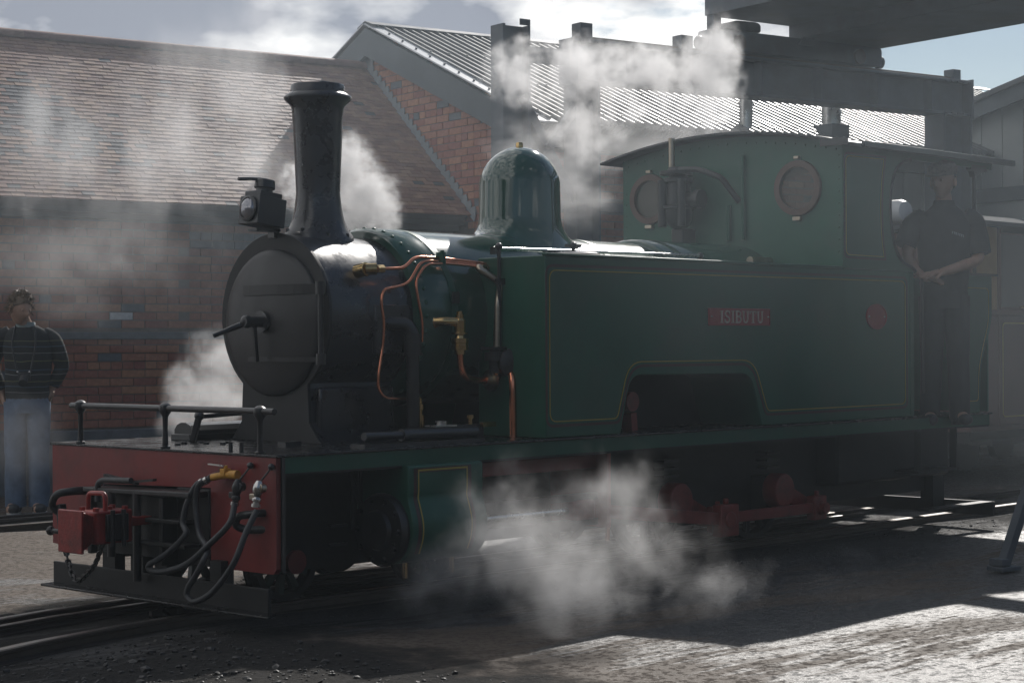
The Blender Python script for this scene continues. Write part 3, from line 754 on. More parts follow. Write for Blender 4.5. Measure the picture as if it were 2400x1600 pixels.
for x in (10.7, 12.5):
    for y in (1.80, 2.41): cp('wheel', MB().cyl((x, y - .04, .27), (x, y + .04, .27), .225, n=24), GRIME)

# ------------------------------------------------------------------ unseen dark sheds, added for reflections and to hold back sky light
YB = thing('unseen_shed', 'added dark shed out of view behind the viewpoint, for the paint to reflect', 'shed', (-4, -17, 0), R(-4))
part('wall', MB().box(-16, 26, -3, 0, 0, 3.6), mat('unseen_boards', (0.035, 0.033, 0.031), .8, var=.3, vscale=2, stretch=(1, 1, .2)), YB)
for k in range(42):
    part('board', MB().box(-16 + k, -16 + k + .96, 0, .03 + .01 * (k % 2), 0, 3.55), MATS['unseen_boards'], YB)
part('roof', MB().prism([(.5, 3.5), (-1.5, 4.9), (-3.5, 3.5), (-3.5, 3.4), (-1.5, 4.8), (.5, 3.4)], lambda a, b, h: Vector((-16.3 + h, a, b)), 0, 42.6), TILED, YB, angle=0)
YE = thing('unseen_store', 'added dark store out of view ahead of the locomotive, keeping light off its front', 'store', (-15, 0, 0), R(90))  # also added out of view, to darken the faces at the engine front
part('wall', MB().box(-14, 12, 0, 3, 0, 4.6), MATS['unseen_boards'], YE)
for k in range(26):
    part('board', MB().box(-14 + k, -14 + k + .96, -.03 - .01 * (k % 2), 0, 0, 4.5), MATS['unseen_boards'], YE)
part('roof', MB().prism([(-.5, 4.5), (1.5, 6.0), (3.5, 4.5), (3.5, 4.4), (1.5, 5.9), (-.5, 4.4)], lambda a, b, h: Vector((-14.3 + h, a, b)), 0, 26.6), TILED, YE, angle=0)

# ------------------------------------------------------------------ steam locomotive
LO = (3.2, 0, 0)
LOCO = thing('steam_locomotive', 'dark green narrow gauge saddleless tank engine with red buffer beam, in steam'.replace('saddleless ', 'side '), 'locomotive', LO)
def lp(name, mb, m, parent=None, **k): return part(name, mb, m, parent or LOCO, off=LO, **k)
N_ = -.885
# frames, guards
for y in (-.42, .42):
    lp('frame_plate', MB().box(.10, 6.25, y - .015, y + .015, .24, .785), GRIME)
lp('smokebox_stay', MB().box(.62, 1.38, -.40, .40, .35, .785), GRIME)
lp('ashpan', MB().box(3.60, 4.75, -.36, .36, .18, .78), GRIME, bevel=.02)
lp('rear_frame', MB().box(4.9, 6.30, -.60, .60, .36, .785), GRIME, bevel=.02)
# running plate and valances
lp('running_plate', MB().box(-.02, 6.37, -.90, .90, .785, .797), WETBLK, bevel=.003)
plates = MB()
for x in (1.05, 2.4, 3.9, 5.3): plates.box(x, x + .004, -.899, .899, .7975, .799)
for sg in (-1, 1):
    lp('valance', MB().box(.025, 6.34, sg * .885 - .006, sg * .885 + .006, .712, .785), GREEN)
    lp('edge_angle', MB().box(.025, 6.34, sg * .872 - .012, sg * .872 + .004, .700, .714), GRIME)
    lp('slidebar_beam', MB().box(1.36, 2.42, sg * .76 - .02, sg * .76 + .02, .615, .690), RED, bevel=.006)
# front beam: red plate with a pocket cut out of it
poly = [(-.885, .785), (-.885, .285), (-.865, .262), (-.415, .262), (-.415, .628), (.488, .606), (.488, .262), (.885, .285), (.885, .785)]
lp('buffer_beam', MB().prism(poly, YZ(-.014), 0, .03), RED, angle=30)
lp('beam_edge', MB().box(.012, .03, -.897, -.886, .27, .785), BLACK)
# coupler pocket: stack of black plates standing proud of the beam
PK = lp('coupler_pocket', MB().box(.02, .10, -.41, .485, .262, .60), GRIME)
lp('pocket_lid', MB().prism([(-.40, .612), (.45, .598), (.45, .575), (-.40, .585)], YZ(-.13), 0, .15), IRON, PK, bevel=.006)
lp('pocket_block', MB().box(-.07, .02, -.13, .42, .28, .574), GRIME, PK, bevel=.006)
lp('pocket_plate', MB().box(-.11, .02, -.30, .44, .455, .475), GRIME, PK, bevel=.004)
lp('pocket_plate', MB().box(-.11, .02, -.34, .44, .345, .365), GRIME, PK, bevel=.004)
lp('pocket_side', MB().box(-.10, .02, .4205, .455, .27, .584), GRIME, PK, bevel=.006)
lp('pocket_side', MB().box(-.10, .02, -.16, -.1305, .255, .573), GRIME, PK, bevel=.006)
lp('pocket_cover', MB().box(-.02, .02, -.41, -.165, .262, .62), GRIME, PK, bevel=.004)
for y, z0 in ((.23, .27), (.02, .17)):
    lp('pocket_pin', MB().cyl((-.115, y, z0), (-.115, y, .585), .020, n=14), IRON, PK)
for y in (.33, .10, -.09):
    lp('pocket_leg', MB().box(-.06, .0, y - .05, y + .05, .15, .28), GRIME, PK)
lp('lid_bar', MB().tube([(-.12, .335, .53), (-.12, .335, .62), (-.12, .29, .638), (-.12, .06, .645)], .015, 10, .04), RUBBER, PK)
lp('lid_lever', MB().bar((-.10, .30, .660), (-.10, .04, .632), .024, .014).bar((-.10, .14, .632), (-.10, -.10, .655), .022, .012), IRON, PK)
# red chopper coupler
CPL = lp('coupler', MB().prism(round2([(-.42, -.085), (-.205, -.085), (-.205, .075), (-.42, .075)], .03), XY(0), .372, .525), REDC, bevel=.008)
mth = MB()
def frustum(mb, x0, r0, x1, r1):
    a = [Vector((x0, y, z)) for y, z in r0]; b = [Vector((x1, y, z)) for y, z in r1]; mb.rings([a, b], cap0=True, cap1=True)
q0 = [(-.095, .350), (.080, .345), (.080, .530), (-.095, .530)]; q1 = [(-.05, .385), (.04, .385), (.04, .500), (-.05, .500)]
frustum(mth, -.495, q0, -.40, q1)
lp('coupler_mouth', mth, REDC, CPL, bevel=.006)
lp('mouth_lip', MB().box(-.510, -.496, -.105, .088, .338, .536), REDC, CPL, bevel=.005)
lp('coupler_block', MB().box(-.37, -.25, -.105, -.0855, .385, .510), IRON, CPL, bevel=.004)
for x in (-.345, -.285): lp('coupler_pin', MB().cyl((x, -.112, .36), (x, -.112, .53), .011, n=10), IRON, CPL)
lp('coupler_stem', MB().box(-.205, .01, -.035, .035, .44, .48), REDC, CPL, bevel=.005)
lp('lifting_loop', MB().tube([(-.35, .078, .525), (-.35, .078, .60), (-.35, -.060, .605), (-.35, -.060, .525)], .0115, 10, .03), REDC, CPL)
bl = MB()
for x, y in ((-.40, .05), (-.40, -.06), (-.24, -.06), (-.24, .04), (-.30, -.02)): bl.cyl((x, y, .525), (x, y, .541), .016, n=6)
lp('coupler_bolts', bl, REDC, CPL, kind='stuff')
# safety hooks and chain
HK = lp('drawhook', MB().tube([(.0, .60, .565), (-.08, .60, .567), (-.15, .655, .555), (-.155, .685, .49), (-.12, .66, .45)], lambda t: .021 - .004 * t, 12, .05), IRON)
lp('hook_bar', MB().bar((-.12, .655, .50), (-.12, .61, .29), .042, .042).sphere((-.125, .735, .364), .024, 12).cyl((-.125, .735, .364), (-.12, .64, .364), .014, n=8), IRON, HK, bevel=.01)
lp('drawhook', MB().tube([(.0, -.80, .535), (-.05, -.80, .535), (-.085, -.70, .52), (-.085, -.68, .475), (-.05, -.72, .455), (.0, -.80, .46)], lambda t: .018, 12, .05), IRON)
CH_ = lp('safety_chain', MB().tube([(-.12, .625, .30), (-.12, .625, .27), (-.12, .60, .27), (-.12, .60, .30)], .008, 8, .012), IRON)
cp_ = spline([(-.12, .612, .285), (-.13, .57, .21), (-.15, .49, .145), (-.17, .41, .15), (-.22, .22, .24), (-.28, .08, .33), (-.30, .03, .375)], 8)
# even link spacing
acc = [0]
for a, b in zip(cp_, cp_[1:]): acc.append(acc[-1] + (b - a).length)
def at_len(P, A, l):
    for i in range(1, len(A)):
        if A[i] >= l: return P[i - 1].lerp(P[i], (l - A[i - 1]) / max(1e-6, A[i] - A[i - 1]))
    return P[-1]
nl = int(acc[-1] / .034)
lk = MB()
def link_mesh():
    mb = MB(); mb.tube([(-.022, -.010, 0), (-.022, .010, 0), (.022, .010, 0), (.022, -.010, 0), (-.022, -.010, 0)], .0052, 6, .012, 3); return mb.mesh('link')
LKM = link_mesh(); LKM.materials.append(IRON)
for i in range(nl):
    a = at_len(cp_, acc, i * .034); b = at_len(cp_, acc, (i + 1) * .034); d = (b - a).normalized()
    o = bpy.data.objects.new('link', LKM); COL.objects.link(o); o.parent = CH_
    q = d.to_track_quat('X', 'Z').to_matrix().to_4x4() @ Matrix.Rotation(math.pi / 2 * (i % 2) + .3, 4, 'X')
    o.matrix_local = Matrix.Translation((a + b) / 2 - Vector(LO)) @ q
# guard board
GB = lp('guard_board', MB().box(-.075, -.055, -.90, .79, .095, .205), GRIME, bevel=.004)
lp('guard_lip', MB().prism([(-1.0, -.16), (.775, -.16), (.79, -.055), (-.93, -.055)], lambda a, b, h: Vector((b, a, .088 + h)), 0, .012), WETBLK, GB, bevel=.003)
for y in (.35, -.1, -.5): lp('guard_bracket', MB().box(-.055, .02, y - .04, y + .04, .15, .30), GRIME, GB)
RG = lp('rear_guard', MB().box(6.40, 6.43, -.885, .885, .08, .175), GRIME, bevel=.004)
lp('guard_bracket', MB().box(6.25, 6.40, -.5, -.4, .12, .40), GRIME, RG)
lp('guard_lip', MB().box(5.55, 6.40, -.885, -.80, .165, .178), GRIME, RG)
# handrail on the beam
HR = lp('front_handrail', MB().tube([(0, .735, .987), (0, -.86, .990)], .0155, 14), BLACK)
for y in (.655, -.049, -.758):
    lp('stanchion', MB().lathe((0, y, .797), (0, 0, 1), [(0, .024), (.010, .024), (.013, .015), (.09, .012), (.150, .0135), (.160, .018), (.172, .027), (.190, .031), (.208, .027), (.217, .014), (.220, .001)], 16), BLACK, HR)
# footplate details
JB = lp('jack', MB().prism([(-.075, 0), (-.075, .02), (-.055, .045), (-.02, .058), (.02, .058), (.055, .045), (.075, .02), (.075, 0)], lambda a, b, h: Vector((.52 + h, .50 + a, .83 + b)), 0, .42), BLACK, angle=30)
lp('jack_base', MB().box(.50, .96, .42, .58, .797, .83), BLACK, JB, bevel=.004)
lp('jack_lever', MB().bar((.45, .33, .80), (.47, .30, .93), .03, .03).bar((.47, .30, .925), (.95, .28, .945), .022, .022).sphere((.47, .30, .93), .026), BLACK, JB, bevel=.004)
rv = MB()
for x, y in ((.30, .20), (.36, .10), (.42, .22), (.40, .02), (.20, .12), (.50, -.12), (.48, .08)): rv.cyl((x, y, .797), (x, y, .808), .016, n=6)
rv.cyl((.06, -.47, .797), (.06, -.47, .84), .010, n=8); rv.cyl((.06, -.55, .797), (.06, -.55, .84), .010, n=8); rv.box(.45, .55, -.40, -.34, .797, .82)
lp('plate_bolts', rv, BLACK, kind='stuff')
# ---- smokebox
SC = 1.43
def sbox(r):   # smokebox outline in y-z: circle running into the saddle
    pts = []
    a0 = math.asin(-.336 / .42)
    for k in range(41):
        a = a0 + (math.pi - 2 * a0) * k / 40; pts.append((r * math.cos(a), SC + r * math.sin(a)))
    pts += [(-.26, 1.02), (-.265, .90), (-.33, .82), (-.36, .797), (.36, .797), (.33, .82), (.265, .90), (.26, 1.02)]
    return pts
lp('smokebox', MB().prism(sbox(.418), YZ(.735), 0, .56), SMOKEB, angle=30)
lp('smokebox_front', MB().prism(sbox(.425), YZ(.715), 0, .022), mat('ring_black', (0.010, 0.010, 0.011), 0.6, var=.3, vscale=6, bump=.06), angle=30, bevel=.004)
DZ = 1.40
SD_ = lp('smokebox_door', MB().lathe((.716, 0, DZ), (-1, 0, 0), [(0, .372), (.012, .372), (.020, .366), (.030, .34), (.046, .28), (.060, .20), (.068, .11), (.072, .0)], 48), DOORB)
def dome_x(y, z): # surface of the dished door
    r = math.hypot(y, z - DZ); tab = [(.372, .012), (.34, .030), (.28, .046), (.20, .060), (.11, .068), (0, .072)]
    for (r0, t0), (r1, t1) in zip(tab, tab[1:]):
        if r >= r1: return .716 - (t0 + (t1 - t0) * (r0 - r) / (r0 - r1))
    return .644
for z, y1 in ((1.565, .17), (1.215, .13)):
    pts = [(-.385 + (y1 + .385) * k / 10) for k in range(11)]
    mb = MB()
    for a, b in zip(pts, pts[1:]):
        mb.bar((dome_x(max(a, -.36), z) - .006, a, z), (dome_x(b, z) - .006, b, z), .010, .050 if z > 1.4 else .024)
    lp('hinge_strap', mb, DOORB, SD_)
lp('hinge_pin', MB().cyl((.690, -.385, 1.19), (.690, -.385, 1.60), .014, n=12).cyl((.69, -.385, 1.535), (.69, -.385, 1.60), .026, n=12).cyl((.69, -.385, 1.19), (.69, -.385, 1.245), .024, n=12), BLACK, SD_)
lp('door_dart', MB().cyl((.655, 0, DZ + .005), (.52, 0, DZ + .005), .030, .024, 16).cyl((.66, 0, DZ + .005), (.625, 0, DZ + .005), .055, n=20).sphere((.545, .01, DZ + .005), .034), BLACK, SD_)
lp('door_handle', MB().tube([(.55, .02, DZ), (.47, .06, 1.365), (.40, .09, 1.335)], lambda t: .016 - .004 * t, 12, .03).sphere((.55, .015, DZ), .028), BLACK, SD_)
lp('door_handle', MB().bar((.585, .0, DZ - .02), (.60, .0, 1.205), .016, .02).sphere((.585, 0, DZ - .01), .02), BLACK, SD_)
# riveted joint ring and boiler barrel
rg = MB().lathe((1.285, 0, SC), (1, 0, 0), [(0, .42), (0, .455), (.02, .470), (.19, .474), (.215, .476)], 56, cap0=False, cap1=False)
JR = lp('front_ring', rg, GREENG)
rv = MB()
for k in range(40):
    a = 2 * math.pi * k / 40; c = Vector((1.335, .466 * math.cos(a), SC + .466 * math.sin(a))); nn = Vector((0, math.cos(a), math.sin(a)))
    rv.lathe(c, nn, [(0, .014), (.008, .012), (.013, .006), (.014, .0)], 8, cap0=False)
lp('ring_rivets', rv, GREEN, JR, kind='stuff')
BO_ = lp('boiler', MB().lathe((1.50, 0, SC), (1, 0, 0), [(0, .470), (2.06, .470)], 64, cap0=False, cap1=False), GREENG, angle=50)
for x in (1.52, 2.96): lp('boiler_band', MB().lathe((x, 0, SC), (1, 0, 0), [(0, .470), (0, .4735), (.045, .4735), (.045, .470)], 64, cap0=False, cap1=False), GREEN, BO_)
lp('band_clip', MB().box(1.52, 1.565, -.48, -.468, 1.50, 1.56), BLACK, BO_)
lp('firebox_casing', MB().lathe((3.52, 0, SC - .01), (1, 0, 0), [(0, .44), (0, .490), (.02, .503), (1.02, .503)], 64, cap0=True, cap1=False), GREENG, bevel=.004)
lp('firebox_band', MB().lathe((3.62, 0, SC - .01), (1, 0, 0), [(0, .503), (0, .507), (.05, .507), (.05, .503)], 64, cap0=False, cap1=False), GREENG)
# ---- chimney (saddle flange follows the smokebox)
mb = MB(); cxm = 1.012; n = 48; rgs = []
prof = [(.186, None), (.183, .010), (.172, .024), (.152, .050), (.135, .090), (.122, .150), (.114, .22)]
for r, t in prof:
    ring = []
    for k in range(n):
        a = 2 * math.pi * k / n; y = r * math.sin(a); x = cxm + r * math.cos(a)
        zb = SC + math.sqrt(max(0, .42 ** 2 - y * y))
        if t is None: z = zb - .01
        else:
            f = min(1, t / .22); z = zb * (1 - f) + (SC + .42) * f + t - .004 * 0
        ring.append(Vector((x, y, z)))
    rgs.append(ring)
for z, r in ((2.20, .119), (2.42, .129), (2.500, .134), (2.518, .138), (2.532, .150), (2.550, .170), (2.560, .176), (2.572, .173), (2.586, .152), (2.592, .141), (2.625, .139), (2.632, .135), (2.632, .118), (2.30, .105)):
    rgs.append([Vector((cxm + r * math.cos(2 * math.pi * k / n), r * math.sin(2 * math.pi * k / n), z)) for k in range(n)])
mb.rings(rgs, cap0=False, cap1=True)
CHM = lp('chimney', mb, SMOKEB, angle=45)
rv = MB()
for a in (.35, 1.2, 1.95, 2.8, 3.5, 4.3, 5.1, 5.9):
    y = .166 * math.sin(a); x = cxm + .166 * math.cos(a); z = SC + math.sqrt(.42 ** 2 - y * y) + .026; rv.cyl((x, y, z - .01), (x, y, z + .012), .011, n=6)
lp('flange_bolts', rv, SMOKEB, CHM, kind='stuff')
# ---- dome
mb = MB(); cxd = 2.545; n = 56; rgs = []
for r, t in ((.345, None), (.340, .006), (.315, .020), (.286, .046), (.260, .090), (.245, .140), (.238, .200)):
    ring = []
    for k in range(n):
        a = 2 * math.pi * k / n; y = min(r, .46) * math.sin(a) if t is None else r * math.sin(a); x = cxd + r * math.cos(a)
        zb = SC + math.sqrt(max(0.0, .470 ** 2 - min(abs(y), .462) ** 2))
        if t is None: z = zb - .01
        else:
            f = min(1, t / .20); f = f ** .8; z = zb * (1 - f) + (SC + .47) * f + t * .55
        ring.append(Vector((x, y, z)))
    rgs.append(ring)
for k in range(1, 13):
    a = math.pi / 2 * k / 12; rgs.append([Vector((cxd + .236 * math.cos(a) * math.cos(2 * math.pi * j / n), .236 * math.cos(a) * math.sin(2 * math.pi * j / n), 2.180 + .240 * math.sin(a))) for j in range(n)])
mb.rings(rgs, cap0=False, cap1=True)
DM = lp('dome', mb, mat('dome_green', (0.012, 0.066, 0.045), 0.10, coat=0.8, bump=0.015, bscale=5), angle=50)
lp('dome_finial', MB().lathe((cxd, 0, 2.418), (0, 0, 1), [(0, .022), (.020, .022), (.028, .018), (.032, .0)], 12), BRASS, DM)
# ---- lamp bracket
lp('lamp_bracket', MB().box(.700, .735, -.02, .03, 1.83, 1.868).box(.58, .735, -.03, .04, 1.860, 1.872), BLACK)
# ---- side tanks
TX0, TX1, TZ = 1.785, 5.37, 1.744
def tank(sg):
    yo, yi = sg * .885, sg * .40
    opening = round2([(2.385, .80), (2.47, 1.115), (3.575, 1.105), (3.68, .80)], [0, .09, .09, 0], closed=False)
    outline = [(TX0, .80)] + opening + [(TX1, .80), (TX1, TZ), (TX0, TZ)]
    t = lp('side_tank', MB().prism(outline, XZ(min(yo, yi)), 0, .485), GREEN, angle=30, bevel=.006)
    fn = lambda a, b, h: Vector((a, yo + sg * (.0008 + h), b))
    lin = [(1.815, .884), (2.355, .884), (2.455, 1.187), (3.60, 1.185), (3.735, .884), (5.262, .884), (5.262, 1.678), (1.815, 1.668)]
    lr = [.05, .03, .11, .11, .03, .05, .05, .05]
    inner = round2(lin, lr, 6)
    lp('lining', MB().ribbon(inner, .0055, fn, 0, .0025, True), YEL, t, angle=0)
    off = []
    lo_ = [(1.79, .862), (2.372, .862), (2.47, 1.165), (3.585, 1.163), (3.718, .862), (5.285, .862), (5.285, 1.702), (1.79, 1.692)]
    lp('edging', MB().ribbon(round2(lo_, lr, 6), .015, fn, 0, .0012, True), MAROON, t, angle=0)
    lp('corner_angle', MB().box(TX1 - .05, TX1 - .005, min(yo, yo + sg * .004), max(yo, yo + sg * .004), .81, 1.74), GREEN, t)
    lp('top_beading', MB().box(TX0 - .008, 4.53, min(yo - sg * .02, yo + sg * .010), max(yo - sg * .02, yo + sg * .010), TZ - .002, TZ + .014), GREEN, t, bevel=.005)
    return t
TN = tank(-1); TF = tank(1)
# name plate
def stroke(mb, pts, w, fn, closed=False): mb.ribbon(pts, w, fn, 0, .006, closed)
def letters(x0, z0, h, fn):
    """slab-serif capitals ISIBUTU built from strokes"""
    out = []; x = x0
    W_ = {'I': .42, 'S': .72, 'B': .78, 'U': .82, 'T': .80}
    for c in 'ISIBUTU':
        mb = MB(); w = W_[c] * h; st = .15 * h; sf = .055 * h
        P = lambda a, b: (x + a * w, z0 + b * h)
        def ser(a, b, hw=.16):
            mb.ribbon([(x + a * w - hw * h, z0 + b * h), (x + a * w + hw * h, z0 + b * h)], sf, fn, 0, .0062)
        if c == 'I':
            stroke(mb, [P(.5, 0), P(.5, 1)], st, fn); ser(.5, .03); ser(.5, .97)
        elif c == 'T':
            stroke(mb, [P(.5, 0), P(.5, 1)], st, fn); ser(.5, .03); stroke(mb, [P(.02, .96), P(.98, .96)], .08 * h, fn)
            stroke(mb, [P(.05, .76), P(.05, .98)], sf, fn); stroke(mb, [P(.95, .76), P(.95, .98)], sf, fn)
        elif c == 'U':
            stroke(mb, [P(.20, 1), P(.20, .3), P(.27, .10), P(.5, .03), P(.72, .10), P(.80, .3), P(.80, 1)], .11 * h, fn); ser(.2, .97, .15); ser(.8, .97, .13)
        elif c == 'B':
            stroke(mb, [P(.18, 0), P(.18, 1)], st, fn); ser(.14, .03, .12); ser(.14, .97, .12)
            stroke(mb, [P(.18, .97), P(.6, .96), P(.80, .86), P(.80, .66), P(.6, .54), P(.18, .53)], .09 * h, fn)
            stroke(mb, [P(.55, .53), P(.84, .42), P(.88, .25), P(.80, .10), P(.6, .035), P(.18, .03)], .10 * h, fn)
        elif c == 'S':
            stroke(mb, [P(.86, .78), P(.74, .93), P(.5, .97), P(.24, .90), P(.16, .74), P(.26, .60), P(.5, .52), P(.76, .42), P(.86, .26), P(.74, .09), P(.5, .03), P(.24, .08), P(.12, .24)], .11 * h, fn)
            stroke(mb, [P(.88, .68), P(.88, .98)], sf, fn); stroke(mb, [P(.10, .02), P(.10, .34)], sf, fn)
        out.append(mb); x += w + .115 * h
    return out, x - x0
fnp = lambda a, b, h: Vector((a, N_ - .0075 - h, b))
NP = lp('nameplate', MB().box(3.160, 3.755, N_ - .0075, N_ - .0005, 1.386, 1.486), PLATERED, bevel=.002)
L_, wid = letters(0, 0, .064, fnp)
x_ = 3.4575 - wid / 2 * 1.16
PLLET = mat('plate_letters', (0.52, 0.42, 0.36), 0.4)
L_, wid = letters(0, 0, .070, lambda a, b, h: Vector((3.4575 + (a - wid / 2) * 1.10, N_ - .0076 - h, b + 1.401)))
for mb in L_: lp('letter', mb, PLLET, NP, angle=0)
lp('rim', MB().ribbon([(3.165, 1.391), (3.750, 1.391), (3.750, 1.481), (3.165, 1.481)], .006, fnp, 0, .004, True), PLATERED, NP, angle=0)
for x in (3.185, 3.732): lp('fixing_screw', MB().sphere((x, N_ - .009, 1.437), .007, 8), STEEL, NP)
ov = lambda k: [(4.915 + .117 * k * math.cos(2 * math.pi * q / 40), 1.447 + .081 * k * math.sin(2 * math.pi * q / 40)) for q in range(40)]
WP = lp('works_plate', MB().prism(ov(1), lambda a, b, h: Vector((a, N_ - h, b)), .0005, .0075), PLATERED, angle=30)
lp('rim', MB().ribbon(ov(.95), .007, fnp, 0, .004, True), PLATERED, WP, angle=0)
for x in (4.825, 5.005): lp('fixing_screw', MB().sphere((x, N_ - .009, 1.447), .007, 8), STEEL, WP)
# tank-top gear: long rod, posts and filler
TR = lp('tank_rod', MB().tube([(1.78, -.52, 1.792), (3.66, -.45, 1.812)], .010, 10), STEEL)
lp('rod_end', MB().box(1.775, 1.80, -.54, -.50, 1.76, 1.80).sphere((1.80, -.52, 1.792), .016), BLACK, TR)
lp('rod_end', MB().sphere((3.66, -.45, 1.812), .020).box(3.65, 3.67, -.46, -.44, 1.745, 1.81), BLACK, TR)
lp('rod_post', MB().cyl((1.765, -.575, 1.24), (1.765, -.575, 1.80), .0105, n=10).sphere((1.765, -.575, 1.80), .020).box(1.75, 1.785, -.60, -.56, 1.60, 1.63), BLACK, TR)
FC = lp('filler_lid', MB().lathe((2.42, -.52, TZ + .001), (0, 0, 1), [(0, .14), (.020, .14), (.026, .15), (.036, .15), (.046, .12), (.050, .0)], 28), BLACK)
lp('lid_knob', MB().cyl((2.42, -.52, TZ + .05), (2.42, -.52, TZ + .075), .012, n=8).bar((2.36, -.52, TZ + .083), (2.48, -.52, TZ + .083), .02, .018).sphere((2.42, -.52, TZ + .085), .020), BLACK, FC)
# ---- pipework on the near side
TC = lp('lubricator_pipe', MB().tube([(.99, -.455, 1.666), (1.19, -.46, 1.675), (1.275, -.44, 1.735), (1.45, -.42, 1.738), (1.80, -.46, 1.712)], .0085, 10, .05), COPPER)
lp('union_nut', MB().cyl((.955, -.42, 1.665), (1.0, -.455, 1.666), .030, n=12).cyl((1.0, -.455, 1.666), (1.045, -.456, 1.667), .022, n=6).cyl((.945, -.37, 1.655), (.955, -.43, 1.665), .036, n=14), BRASS, TC)
lp('lubricator_pipe', MB().tube([(1.80, -.47, 1.700), (1.50, -.43, 1.722), (1.32, -.445, 1.715), (1.215, -.465, 1.60), (1.13, -.465, 1.578), (1.04, -.46, 1.565), (1.022, -.462, 1.50), (1.046, -.46, 1.40), (1.047, -.45, 1.29), (1.012, -.45, 1.13), (1.01, -.45, 1.07), (1.05, -.455, 1.018), (1.27, -.455, 1.008)], .0075, 10, .05), COPPER)
lp('lubricator_pipe', MB().tube([(1.80, -.48, 1.690), (1.52, -.445, 1.708), (1.345, -.455, 1.70), (1.245, -.478, 1.61), (1.262, -.488, 1.50), (1.285, -.49, 1.40), (1.285, -.485, 1.30)], .0075, 10, .05), COPPER)
lp('pipe_clip', MB().box(1.468, 1.49, -.455, -.405, 1.70, 1.765).cyl((1.479, -.44, 1.74), (1.479, -.44, 1.775), .012, n=6), GREEN, TC)
SV = lp('snifting_valve', MB().lathe((1.297, -.455, .80), (0, 0, 1), [(0, .03), (.012, .03), (.014, .020), (.045, .020), (.047, .013), (.062, .013), (.064, .024), (.125, .024), (.127, .013), (.150, .013), (.152, .020), (.18, .020), (.182, .012), (.20, .012)], 12), BRASS)
lp('elbow', MB().tube([(1.297, -.455, .99), (1.297, -.455, 1.012), (1.262, -.455, 1.012)], .011, 10, .02), BRASS, SV)
SV2 = lp('snifting_valve', MB().lathe((.80, .33, .80), (0, 0, 1), [(0, .03), (.012, .03), (.014, .020), (.055, .020), (.057, .013), (.075, .013), (.077, .024), (.135, .024), (.137, .013), (.17, .02), (.19, .02), (.192, .012), (.22, .012)], 12).tube([(.80, .33, 1.015), (.80, .33, 1.05), (.84, .31, 1.05)], .011, 10, .02), BRASS)
BPp = lp('blast_pipe', MB().tube([(1.10, -.40, 1.395), (1.19, -.475, 1.392), (1.215, -.49, 1.34), (1.215, -.49, .80)], .034, 14, .06), BLACK)
lp('pipe_flange', MB().box(1.02, 1.27, -.425, -.395, 1.24, 1.49), SMOKEB, BPp, bevel=.006)
lp('elbow_collar', MB().cyl((1.215, -.49, 1.34), (1.215, -.49, 1.24), .044, n=16).cyl((1.215, -.49, 1.245), (1.215, -.49, 1.232), .050, n=16), BLACK, BPp)
lp('smokebox_joint', MB().box(.76, 1.26, -.30, -.262, .83, 1.075), SMOKEB, BPp, bevel=.012)
DP = lp('delivery_pipe', MB().tube([(1.90, -.42, 1.685), (1.665, -.50, 1.692), (1.80, -.56, 1.61), (1.765, -.565, 1.52), (1.755, -.565, 1.265)], .019, 14, .06), OLDBRASS)
CKV = lp('clack_valve', MB().lathe((1.50, -.545, 1.235), (0, 0, 1), [(0, .030), (.02, .030), (.022, .046), (.045, .046), (.047, .043), (.058, .043), (.060, .046), (.082, .046), (.084, .026), (.102, .022), (.104, .040), (.112, .040), (.114, .030), (.175, .030), (.18, .026), (.185, .022), (.205, .022), (.207, .016), (.222, .016)], 18), BRASS)
lp('clack_elbow', MB().tube([(1.50, -.545, 1.40), (1.44, -.52, 1.405), (1.40, -.46, 1.405)], .024, 12, .03).lathe((1.425, -.47, 1.405), (-.3, 1, 0), [(0, .02), (.01, .045), (.03, .05)], 16), BRASS, CKV)
lp('feed_pipe', MB().tube([(1.50, -.545, 1.235), (1.505, -.545, 1.17), (1.535, -.545, 1.115), (1.62, -.545, 1.098), (1.72, -.545, 1.097)], .0185, 14, .05), COPPER)
lp('pipe_union', MB().lathe((1.69, -.54, 1.098), (1, -.1, 0), [(0, .03), (.03, .032), (.031, .055), (.05, .055), (.052, .02)], 18), OLDBRASS)
WPu = lp('injector_body', MB().cyl((1.745, -.56, 1.10), (1.745, -.56, 1.27), .030, n=14).cyl((1.745, -.56, 1.20), (1.745, -.56, 1.245), .055, n=18).lathe((1.80, -.62, 1.19), (-.2, -1, 0), [(-.02, .02), (-.02, .07), (.012, .075), (.03, .06), (.04, .02)], 20), IRON, bevel=.003)
lp('injector_flange', MB().box(1.69, 1.80, -.61, -.51, 1.255, 1.272), IRON, WPu, bevel=.003)
lp('overflow_pipe', MB().tube([(1.745, -.585, 1.150), (1.80, -.60, 1.150), (1.775, -.655, 1.125), (1.770, -.665, 1.05), (1.770, -.668, .79)], .019, 14, .045), COPPER)
lp('overflow_collar', MB().lathe((1.765, -.585, 1.150), (1, -.3, 0), [(0, .03), (.02, .034), (.04, .034), (.05, .024)], 14), IRON)
lp('oil_cylinder', MB().cyl((.64, -.75, .850), (.885, -.75, .848), .020, n=14).cyl((.885, -.75, .848), (1.40, -.75, .847), .030, n=16).box(.6, 1.42, -.80, -.70, .797, .815), BLACK)
lp('mechanical_lubricator', MB().box(1.40, 1.60, -.62, -.50, .797, .875), IRON, bevel=.006)
lp('lid_plate', MB().box(1.21, 1.36, -.66, -.58, .872, .880).cyl((1.285, -.62, .88), (1.285, -.62, .90), .03, n=12), STEEL)
lp('oil_cup', MB().cyl((1.52, -.60, .875), (1.52, -.60, .905), .010, n=8).cyl((1.52, -.60, .905), (1.52, -.60, .922), .018, n=10).box(1.56, 1.66, -.65, -.63, .86, .885), BRASS)
